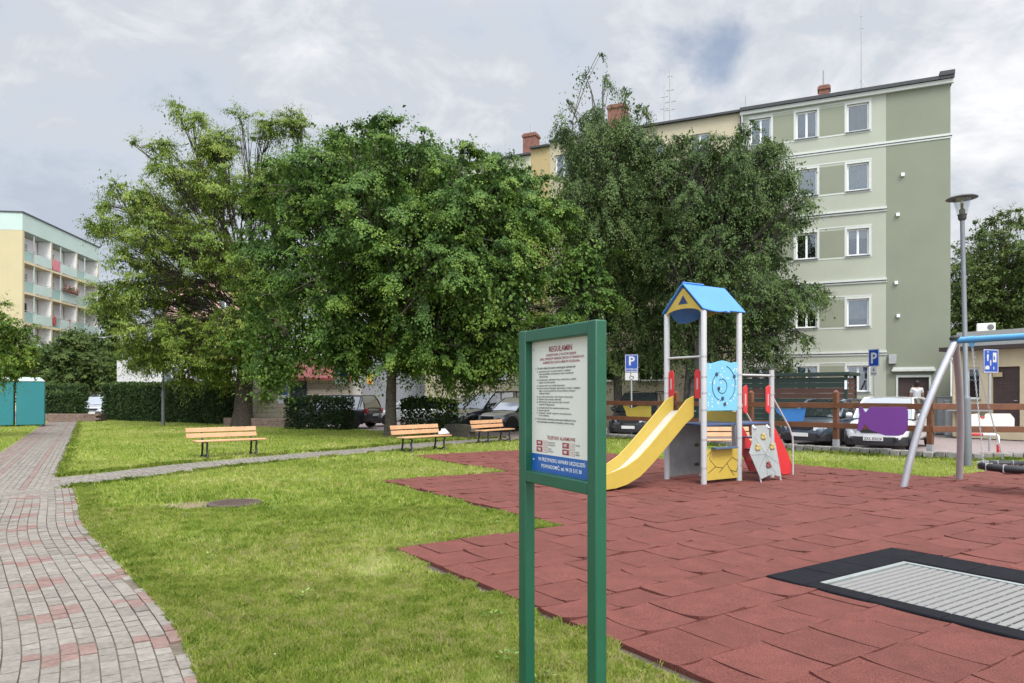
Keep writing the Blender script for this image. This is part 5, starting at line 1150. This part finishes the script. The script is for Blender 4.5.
# ------------------------------------------------------------ traffic signs
M_swh = mat('sign_white', (.48, .48, .48), .5, .06, dirt=.15)  # signs toned down: tree shade put into white and blue, plus weathering
SBLU = mat('sign_blue', (.007, .052, .30), .4, .04)
def sign(label, u, Y, z0, z1, w, rz=0, plate=None, kind='P', back=False, lean=0):
    t = thing('road_sign', label, 'sign', ((u-512)/F*Y, Y, 0), rz)
    b = MB(); b.tube([(0, .03, 0), (0, .03, z1-.03)], .03, 8); b.build('pole', GALV, t)
    b = MB(); b.bb(-w/2, w/2, -.012, .0, z0, z1); pn = b.build('panel', SBLU, t, bevel=.004)
    b = MB(); e = .02
    for q in ((-w/2+.01, w/2-.01, z0+.01, z0+.01+e), (-w/2+.01, w/2-.01, z1-.01-e, z1-.01), (-w/2+.01, -w/2+.01+e, z0+.03, z1-.03), (w/2-.01-e, w/2-.01, z0+.03, z1-.03)): b.bb(q[0], q[1], -.0155, -.0125, q[2], q[3])
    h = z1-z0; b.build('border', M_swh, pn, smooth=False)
    b = MB()
    if kind == 'P': text_into(b, 'P', h*.85, (0, -.015, z0+h*.20), align='CENTER', bold=.03, sx=.95)
    if kind == 'PP': text_into(b, 'P', h*.70, (0, -.015, z0+h*.40), align='CENTER', bold=.03); text_into(b, 'WYDZIELONE', h*.16, (0, -.015, z0+h*.10), align='CENTER', bold=.02, maxw=w*.85)
    if kind == 'zone':                          # residential street: house, car, figures
        def pr(poly): b.prism([(x*w*.5, z0+z*h) for x, z in poly], -.0155, -.0125, lambda x, z, y: (x, y, z))
        pr([(.25, .45), (.72, .45), (.72, .86), (.25, .86)]); pr([(-.75, .14), (-.25, .14), (-.2, .22), (-.3, .30), (-.65, .30), (-.78, .22)]); pr([(-.5, .5), (-.36, .5), (-.3, .75), (-.44, .8), (-.56, .72)]); pr([(-.46, .84), (-.36, .84), (-.36, .92), (-.46, .92)]); pr([(-.1, .3), (.0, .3), (.04, .5), (-.06, .56), (-.14, .48)]); pr([(.30, .14), (.42, .14), (.42, .26), (.30, .26)])
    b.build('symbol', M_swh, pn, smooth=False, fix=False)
    if kind == 'zone':
        b = MB(); b.bb(.33*w*.5, .5*w*.5, -.018, -.016, z0+h*.55, z0+h*.7); b.build('symbol', SBLU, pn, smooth=False)
    if plate:
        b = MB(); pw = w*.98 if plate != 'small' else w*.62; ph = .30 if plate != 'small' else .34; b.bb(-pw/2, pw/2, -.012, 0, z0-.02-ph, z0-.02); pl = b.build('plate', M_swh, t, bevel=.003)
        b = MB()
        if plate == 'wheel':
            zc = z0-.02-ph/2; b.tube([(.075*math.cos(q), -.014, zc-.04+.075*math.sin(q)) for q in np.linspace(2.2, 7.2, 16)], .011, 5); b.tube([(-.03, -.014, zc+.10), (-.02, -.014, zc), (.06, -.014, zc), (.09, -.014, zc-.07)], .012, 5); b.lathe([(.02, 0), (.02, .004)], n=10, M=Matrix.Translation((-.03, -.012, zc+.125)) @ Matrix.Rotation(R(90), 4, 'X'))
        elif plate == 'small': text_into(b, '6', .17, (0, -.0145, z0-.18), align='CENTER', bold=.02); text_into(b, 'miejsc', .09, (0, -.0145, z0-.31), align='CENTER', bold=.02, maxw=pw*.8)
        else: text_into(b, 'Płatny', .15, (0, -.0145, z0-.22), align='CENTER', bold=.02, maxw=pw*.8)
        b.build('lettering', M_blk, pl, smooth=False, fix=False)
    return t
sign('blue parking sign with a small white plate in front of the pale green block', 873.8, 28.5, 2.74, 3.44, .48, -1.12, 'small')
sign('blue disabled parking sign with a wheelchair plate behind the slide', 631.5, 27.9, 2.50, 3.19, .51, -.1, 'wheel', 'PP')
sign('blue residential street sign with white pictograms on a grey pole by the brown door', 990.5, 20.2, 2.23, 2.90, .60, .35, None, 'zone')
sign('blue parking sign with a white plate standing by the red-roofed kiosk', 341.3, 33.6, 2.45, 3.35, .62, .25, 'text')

# ------------------------------------------------------------ red and white barrier
p0, p1 = Vector(((961-512)/F*19.6, 19.6)), Vector(((998-512)/F*19.3, 19.3)); d = p1-p0
br = thing('barrier', 'low red and white tubular barrier behind the swing', 'barrier', (p0.x, p0.y, 0), math.atan2(d.y, d.x)); Lr = d.length
def seg(mb, pts): mb.tube(pts, .038, 10)
for q in ([(0, 0, 0), (0, 0, .22)], [(.18, 0, .52), (.52, 0, .52)], [(Lr, 0, 0), (Lr, 0, .26)]): b = MB(); seg(b, q); b.build('band', RED, br)
b = MB(); seg(b, [(0, 0, .22), (0, 0, .48), (.05, 0, .52), (.18, 0, .52)]); b.build('tube', M_wht, br); b = MB(); seg(b, [(.52, 0, .52), (Lr-.05, 0, .52), (Lr, 0, .48), (Lr, 0, .26)]); b.build('tube', M_wht, br)

# ------------------------------------------------------------ slatted bin shelter
SG = mat('shelter_green', (.010, .026, .019), .5, .1, dirt=.1); SBR = mat('shelter_wood', (.06, .026, .016), .6, .2, 3)
c0 = Vector(((846-512)/F*25.2, 25.2)); dl = Vector((-.80, .60)); sh = thing('bin_shelter', 'dark green bin shelter with brown wooden slats between the fence and the green block', 'shelter', (c0.x, c0.y, 0), math.atan2(-dl.y, -dl.x))
LS = 5.6; DSH = 1.5; ZS = 2.30
for x in (-LS, -LS/2, 0):
    for y in (0, DSH):
        b = MB(); b.bb(x-.05, x+.05, y-.05, y+.05, 0, ZS); b.build('post', SG, sh, smooth=False)
slat_g, slat_b = MB(), MB()
for i, z in enumerate(np.arange(.15, ZS-.1, .19)):
    tgt = slat_b if i in (7, 8) else slat_g
    for xa, xb in ((-LS+.051, -LS/2-.051), (-LS/2+.051, -.051)): tgt.bb(xa, xb, -.02, .02, z, z+.183)
    slat_g.bb(-LS-.02, -LS+.02, .051, DSH-.051, z, z+.165)
    (slat_b if i > 3 else slat_g).bb(-.02, .02, .051, DSH-.051, z+.002, z+.167)
slat_g.build('slats', SG, sh, smooth=False); slat_b.build('slats', SBR, sh, smooth=False)
b = MB(); b.bb(-LS-.15, .15, -.15, DSH+.15, ZS+.003, ZS+.12); b.build('roof', SG, sh, bevel=.01)
b = MB(); b.bb(.052, .06, .0, .05, 1.72, 2.1) if False else b.bb(-.04, .045, -.062, -.052, 1.8, 2.12); b.build('notice', M_wht, sh, smooth=False)
# grey utility cabinets beside the entrance
for i, (u, Y, z0, w, h, lab) in enumerate(((945, 28.9, .0, .62, 1.5, 'tall grey electrical cabinet right of the green block entrance'), (952.5, 27.4, .0, .55, 1.35, 'grey electrical cabinet with ribbed door at the corner of the service building'))):
    cbx = thing('electrical_cabinet', lab, 'cabinet', ((u-512)/F*Y, Y, z0), AF); b = MB(); b.bb(-w/2, w/2, -.2, .2, .05, h); b.bb(-w/2-.02, w/2+.02, -.22, .22, h+.002, h+.05); b.bb(-w/2+.03, w/2-.03, -.17, .17, 0, .049); b.build('casing', mat('cabinet_grey', (.27, .28, .28), .6, .08, dirt=.15), cbx, bevel=.008)
    b = MB(); b.bb(-w/2+.04, w/2-.04, -.212, -.202, .12, h-.06); dd = b.build('door', mat('cabinet_door', (.31, .32, .32), .6, .08), cbx, bevel=.004); b = MB(); b.bb(w/2-.12, w/2-.09, -.23, -.213, h*.45, h*.55); b.build('handle', BLK, dd)

# ------------------------------------------------------------ teal cabins
TEAL = mat('teal_plastic', (.014, .165, .19), .5, .06, 1.5, dirt=.12); TROOF = mat('cabin_roof', (.56, .64, .66), .6, .05)
def cabin(label, x, y, rz):
    t = thing('portable_cabin', label, 'cabin', (x, y, 0), rz, 'teal cabins'); w, d_, h = 1.18, 1.2, 2.28
    b = MB(); b.bb(-w/2, w/2, -d_/2, d_/2, .10, h); b.build('body', TEAL, t, bevel=.03)
    b = MB(); b.prism([(-w/2-.03, h+.002), (w/2+.03, h+.002), (w/2-.18, h+.20), (-w/2+.18, h+.20)], -d_/2-.03, d_/2+.03, lambda x_, z, y_: (x_, y_, z)); b.build('roof', TROOF, t, bevel=.01)
    b = MB()
    for xx in (-w/2+.08, w/2-.08):
        for yy in (-d_/2+.08, d_/2-.08): b.bb(xx-.05, xx+.05, yy-.05, yy+.05, 0, .099)
    b.build('foot', BLK, t, smooth=False)
    b = MB(); b.bb(-w/2+.12, w/2-.12, d_/2+.001, d_/2+.03, .16, h-.1); dd = b.build('door', mat('teal_door', (.012, .13, .15), .5), t, bevel=.008); b = MB(); b.bb(-.1, -.02, d_/2+.031, d_/2+.06, 1.0, 1.2); b.build('handle', BLK, dd)
    return t
cabin('teal portable cabin next to the path, right one of the pair', -24.35, 36.0, .56)
cabin('teal portable cabin cut by the left picture edge', -25.42, 35.30, .56)

# ------------------------------------------------------------ cars
TYRE = mat('tyre', (.015, .015, .015), .85); RIM = mat('rim', (.36, .37, .38), .35, .1, metal=.7); CGL = mat('car_glass', (.018, .022, .026), .03, .3, spec=1.0, coat=1.0)
HLM = mat('headlight', (.55, .57, .6), .12, .05, coat=1.0); TLM = mat('taillight', (.30, .012, .015), .25, .1, coat=1.0); PLT = mat('number_plate', (.62, .62, .60), .5); CGL.node_tree.nodes['Principled BSDF'].inputs['IOR'].default_value = 2.1
CBK = mat('car_trim', (.016, .016, .018), .55)
def paint(n, c, met=.0): return mat('paint_'+n, c, .28, .04, 2, metal=met, coat=1.0)
def car(label, x, y, heading, pm, L_=4.1, W=1.74, Hh=1.50, mpv=False, rack=False, group='parked cars', z=-.02):
    """heading: direction the bonnet points to, as an angle in the ground plane"""
    t = thing('parked_car', label, 'car', (x, y, z), heading, group); h2 = W/2; f = L_/2
    hood = .96 if mpv else .90; belt = .98 if mpv else .93
    st = [(-f, .72*h2, .42, .78), (-f+.05, .88*h2, .30, .93), (-f+.25, .97*h2, .24, belt+.03), (-.9, h2, .20, belt+.02), (.3, h2, .20, belt), (f-1.15, h2*.99, .20, hood+.01), (f-.55, h2*.96, .21, hood-.07), (f-.22, h2*.88, .22, hood-.17), (f-.06, h2*.76, .25, hood-.30), (f, h2*.64, .32, hood-.40)]
    b = MB(); rows_ = []
    for sx, w, zl, zt in st:
        zm = zl+(zt-zl)*.5; half = [(0, zl), (w*.82, zl), (w*.97, zl+.10), (w, zm), (w*.985, zt-.12), (w*.93, zt-.03), (w*.80, zt), (0, zt+.025)]
        rows_.append([(sx, -a, c) for a, c in half]+[(sx, a, c) for a, c in half[::-1][1:-1]])
    b.grid(rows_, True, True); bo = b.build('body', pm, t, ang=50); m_ = bo.modifiers.new('Subdivision', 'SUBSURF'); m_.levels = 1; m_.render_levels = 2
    # greenhouse
    xf, xr = f-1.12, -f+.12; rf, rr = xf-(.72 if not mpv else .85), xr+(.45 if not mpv else .28); zr = Hh-.04
    wb, wt = h2*.915, h2*.74
    prof_ = [(xf, belt-.02, wb), (xf*.5+rf*.5, (belt+zr)/2+.03, (wb+wt)/2+.01), (rf, zr, wt), ((rf+rr)/2, zr+.035, wt+.01), (rr, zr-.02, wt), ((rr+xr)/2-.03, (belt+zr)/2+.02, (wb+wt)/2), (xr, belt, wb)]
    b = MB(); sec = []
    outl = prof_
    for sy in (-1, 0, 1): sec.append([(px_, sy*pw_ if sy else 0, pz+(.03 if sy == 0 else 0)) for px_, pz, pw_ in outl])
    b.grid(sec)
    for sy in (0, 2):
        s_ = sec[sy]; base = [(q[0], q[1]*1.0, belt-.03) for q in s_]
        for k in range(len(s_)-1):
            w_ = h2*.93*(1 if sy else -1); b.face([(s_[k][0], w_, belt-.05), (s_[k+1][0], w_, belt-.05), s_[k+1], s_[k]])
    gl = b.build('windows', CGL, t, ang=20)
    b = MB(); r0, r1 = rf-.02, rr+.03
    b.grid([[(xx, yy*wt*1.01, zr+.035+.025*(1-yy*yy)-(.028 if abs(xx-r0) < .01 or abs(xx-r1) < .01 else 0)-(.03 if abs(yy) == 1 else 0)) for yy in np.linspace(-1, 1, 9)] for xx in np.linspace(r0, r1, 7)])
    b.grid([[(xx, yy*wt*1.01, zr-.01) for yy in (-1, 1)] for xx in (r0, r1)])
    for sy in (-1, 1):
        b.tube([(xf-.02, sy*wb*.98, belt-.02), ((xf+rf)/2, sy*((wb+wt)/2+.015), (belt+zr)/2+.035), (rf, sy*wt, zr), ((rf+rr)/2, sy*(wt+.012), zr+.03), (rr, sy*wt, zr-.01), ((rr+xr)/2-.03, sy*(wb+wt)/2, (belt+zr)/2+.02), (xr+.02, sy*wb, belt)], .038, 6)
    b.build('roof', pm, t)
    for sy in (-1, 1):
        for xx in (.0, -.95): b = MB(); b.tube([(xx, sy*h2*.93, belt-.02), (xx-.08, sy*(wt+.004), zr+.0)], .03, 6); b.build('pillar', CBK, t)
    for sx in (f-.80, -f+.72):
        for sy in (-1, 1):
            b = MB(); M = Matrix.Translation((sx, sy*(h2-.085), .31)) @ Matrix.Rotation(R(90), 4, 'X'); b.lathe([(.20, -.09), (.295, -.09), (.31, -.06), (.31, .06), (.295, .09), (.20, .09)], n=24, M=M); w_ = b.build('wheel', TYRE, t)
            b = MB(); b.lathe([(.01, -.085), (.205, -.085), (.205, .085), (.01, .085)], n=20, M=M); 
            rm = b.build('rim', RIM, w_)
            b = MB()
            for k in range(5):
                a = k*2*math.pi/5+.3; b.box((0, 0, 0), (1, 1, 1), M=M @ Matrix.Rotation(a, 4, 'Z') @ Matrix.Translation((.12, 0, 0)) @ Matrix.Diagonal((.09, .045, .178, 1)))
            b.build('rim_hole', CBK, w_, smooth=False)
            b = MB(); b.prism([(sx+.385*math.cos(q), .30+.385*math.sin(q)) for q in np.linspace(-.25, math.pi+.25, 18)], sy*(h2-.30), sy*(h2+.004), lambda x_, z_, y_: (x_, y_, z_)); b.build('wheel_arch', CBK, t)
    for sy in (-1, 1):
        b = MB(); b.grid([[(f-.03-.24*k-.02*j, sy*h2*(.50+.36*k), hood-.22-.18*j+.07*k) for j in (0, 1)] for k in (0, .5, 1)]); b.grid([[(f+.012-.22*k, sy*h2*(.50+.375*k), hood-.22-.18*j+.07*k) for j in (0, .5, 1)] for k in (0, .5, 1)]); b.build('headlight', HLM, t, fix=False)
        b = MB(); b.bb(-f-.005, -f+.16, sy*h2*.70, sy*h2*.93, .72, .98); b.build('taillight', TLM, t, bevel=.02)
        b = MB(); b.lathe([(.001, -.1), (.07, -.08), (.085, 0), (.07, .08), (.001, .1)], n=12, M=Matrix.Translation((f-1.35, sy*(h2+.09), belt+.07)) @ Matrix.Rotation(R(90), 4, 'X')); b.build('mirror', pm, t)
        b = MB(); b.box((f-.045, sy*h2*.62, .36), (.10, .16, .09), -sy*.35); b.build('fog_light', CBK, t, bevel=.015)
    b = MB(); b.prism([(-h2*.50, .68), (h2*.50, .68), (h2*.36, .53), (-h2*.36, .53)], f-.06, f+.014, lambda y_, z_, x_: (x_, y_, z_)); b.build('grille', CBK, t, bevel=.015)
    for sx in (f+.014, -f-.02):
        b = MB(); b.bb(sx-.008, sx+.008, -.26, .26, .31, .425) if sx > 0 else b.bb(sx-.008, sx+.008, -.26, .26, .60, .715); pl = b.build('number_plate', PLT, t, smooth=False)
    b = MB(); b.bb(-f-.012, -f+.1, -h2*.62, h2*.62, .30, .42); b.build('bumper', CBK, t, bevel=.02)
    b = MB(); b.prism([(f-.42, -h2*.93), (f-.16, -h2*.84), (f-.01, -h2*.62), (f+.006, 0), (f-.01, h2*.62), (f-.16, h2*.84), (f-.42, h2*.93)], .17, .43); b.build('bumper', CBK, t, bevel=.02)
    if rack:
        b = MB()
        for sy in (-1, 1): b.tube([(rf-.1, sy*wt*.86, zr+.05), (rf-.2, sy*wt*.86, zr+.09), (rr+.3, sy*wt*.86, zr+.09), (rr+.2, sy*wt*.86, zr+.04)], .018, 6)
        b.build('roof_rail', CBK, t)
    return t
WHT = paint('white', (.60, .61, .62)); BLKP = paint('black', (.012, .013, .016)); DBLU = paint('dark_blue', (.055, .075, .105), .3); DSIL = paint('dark_silver', (.20, .205, .215), .5); SILV = paint('silver', (.40, .41, .42), .5); BLUP = paint('blue', (.02, .06, .32))
def car_at(label, uf, Yf, h, pm, L_=4.1, **k):       # nose surveyed at (column uf, distance Yf)
    hv = Vector(h).normalized(); p = Vector(((uf-512)/F*Yf, Yf))-hv*(L_/2); return car(label, p.x, p.y, math.atan2(hv.y, hv.x), pm, L_, **k)
wc = car_at('white car parked behind the purple fence board', 873, 20.4, (-.64, -.77), WHT, 4.3, Hh=1.55, W=1.78)
for ch in wc.children:
    if ch.name.startswith('number_plate') and ch.data.vertices[0].co.x > 0:
        b = MB(); text_into(b, 'ZKL EXC6', .105, (ch.data.vertices[7].co.x+.003, 0, .33), (0, 1, 0), (0, 0, 1), 'CENTER', bold=.02, maxw=.47); b.build('lettering', M_blk, ch, smooth=False, fix=False)
car_at('dark blue car parked behind the blue fence board', 800, 22.6, (-.74, -.67), DBLU, 4.2, Hh=1.48)
car_at('black car with roof rails parked behind the yellow fence board', 628, 27.6, (-.42, -.9), BLKP, 4.5, Hh=1.72, mpv=True, rack=True, W=1.82)
car_at('black van-like car with a bright windscreen beside the rounded hedge end', 453.5, 33.6, (-.80, -.60), BLKP, 4.4, Hh=1.80, mpv=True, W=1.8)
car_at('dark silver hatchback between the black van-like car and the notice board', 487, 31.6, (-.66, -.75), DSIL, 3.7, Hh=1.50, W=1.66)
car_at('white hatchback mostly hidden behind the linden trunk', 372, 37.2, (-.97, -.25), WHT, 4.0, Hh=1.50)
car_at('grey car with only its roof showing over the rounded hedge', 436, 36.6, (-.82, -.57), DSIL, 4.2, Hh=1.62)
car_at('black estate car showing its tail behind the see-through hedge', 297, 36.2, (-.95, .32), BLKP, 4.5, Hh=1.62, mpv=True)
for i, (u, Y, pm, lab) in enumerate(((91, 50, SILV, 'silver car in the small car park left of the long hedge, nearest of three'), (93, 54.5, BLUP, 'blue car in the small car park left of the long hedge, middle of three'), (95, 59, WHT, 'white car in the small car park left of the long hedge, farthest of three'))):
    car_at(lab, u, Y, (.25, -.97), pm, 4.2, Hh=1.5)

# ------------------------------------------------------------ person on the entrance step
pe = thing('person', 'dark-haired person in a white T-shirt and dark trousers standing at the green block entrance', 'person', (16.92, 29.72, .445), AF+.15)
SKIN = mat('skin', (.42, .24, .17), .55, .06)
def skin(name, verts, edges, rad, mt, parent, sub=2):
    me = bpy.data.meshes.new(name); me.from_pydata(verts, edges, []); o = bpy.data.objects.new(name, me); COL.objects.link(o); me.materials.append(mt)
    sm = o.modifiers.new('Skin', 'SKIN'); sm.use_smooth_shade = True
    if not me.skin_vertices: 
        bpy.context.view_layer.objects.active = o
        bm = bmesh.new(); bm.from_mesh(me); bm.verts.layers.skin.verify(); bm.to_mesh(me); bm.free()
    for i, r in enumerate(rad): me.skin_vertices[0].data[i].radius = (r, r) if not isinstance(r, tuple) else r
    me.skin_vertices[0].data[0].use_root = True
    s2 = o.modifiers.new('Subdivision', 'SUBSURF'); s2.levels = sub; s2.render_levels = sub; o.parent = parent; return o
# y negative = towards the camera (the person faces the door, +y)
bv = [(0, 0, .93), (0, 0, 1.12), (0, -.01, 1.30), (0, 0, 1.42), (0, .005, 1.50), (0, .02, 1.60), (0, .025, 1.70),
      (.17, 0, 1.40), (.23, .02, 1.14), (.22, .10, .92), (.22, .13, .84), (-.17, 0, 1.40), (-.23, .02, 1.14), (-.20, .12, .95), (-.19, .16, .88),
      (.09, 0, .88), (.10, .02, .48), (.10, -.01, .08), (.10, .10, .03), (-.09, 0, .88), (-.10, -.02, .48), (-.11, -.05, .08), (-.11, .06, .03)]
be = [(0,1),(1,2),(2,3),(3,4),(4,5),(5,6),(3,7),(7,8),(8,9),(9,10),(3,11),(11,12),(12,13),(13,14),(0,15),(15,16),(16,17),(17,18),(0,19),(19,20),(20,21),(21,22)]
brd = [(.15,.10),(.14,.095),(.16,.105),(.11,.08),(.052,.052),(.078,.088),(.062,.07),(.058,.058),(.043,.043),(.03,.03),(.035,.022),(.058,.058),(.043,.043),(.03,.03),(.035,.022),(.088,.088),(.058,.058),(.04,.04),(.04,.03),(.088,.088),(.058,.058),(.04,.04),(.04,.03)]
skin('body', bv, be, brd, SKIN, pe)
shv = [bv[0], bv[1], bv[2], bv[3], bv[7], (.215, .015, 1.22), bv[11], (-.215, .015, 1.22), (0, 0, 1.46)]
skin('shirt', shv, [(0,1),(1,2),(2,3),(3,4),(4,5),(3,6),(6,7),(3,8)], [(.175,.125),(.165,.115),(.185,.125),(.135,.095),.078,.068,.078,.068,.062], mat('shirt_white', (.66, .66, .67), .8), pe)
skin('trousers', [bv[0], bv[15], bv[16], bv[17], bv[19], bv[20], bv[21], (0, 0, .97)], [(0,1),(1,2),(2,3),(0,4),(4,5),(5,6),(0,7)], [(.16,.112),.104,.074,.06,.104,.074,.06,(.165,.118)], mat('trousers_dark', (.018, .018, .024), .85), pe)
b = MB(); b.lathe([(.001, .075), (.05, .07), (.082, .04), (.096, 0), (.094, -.06), (.085, -.12), (.075, -.19), (.03, -.20)], (0, -.012, 1.69), 16); b.build('hair', mat('hair_dark', (.015, .011, .009), .6), pe)
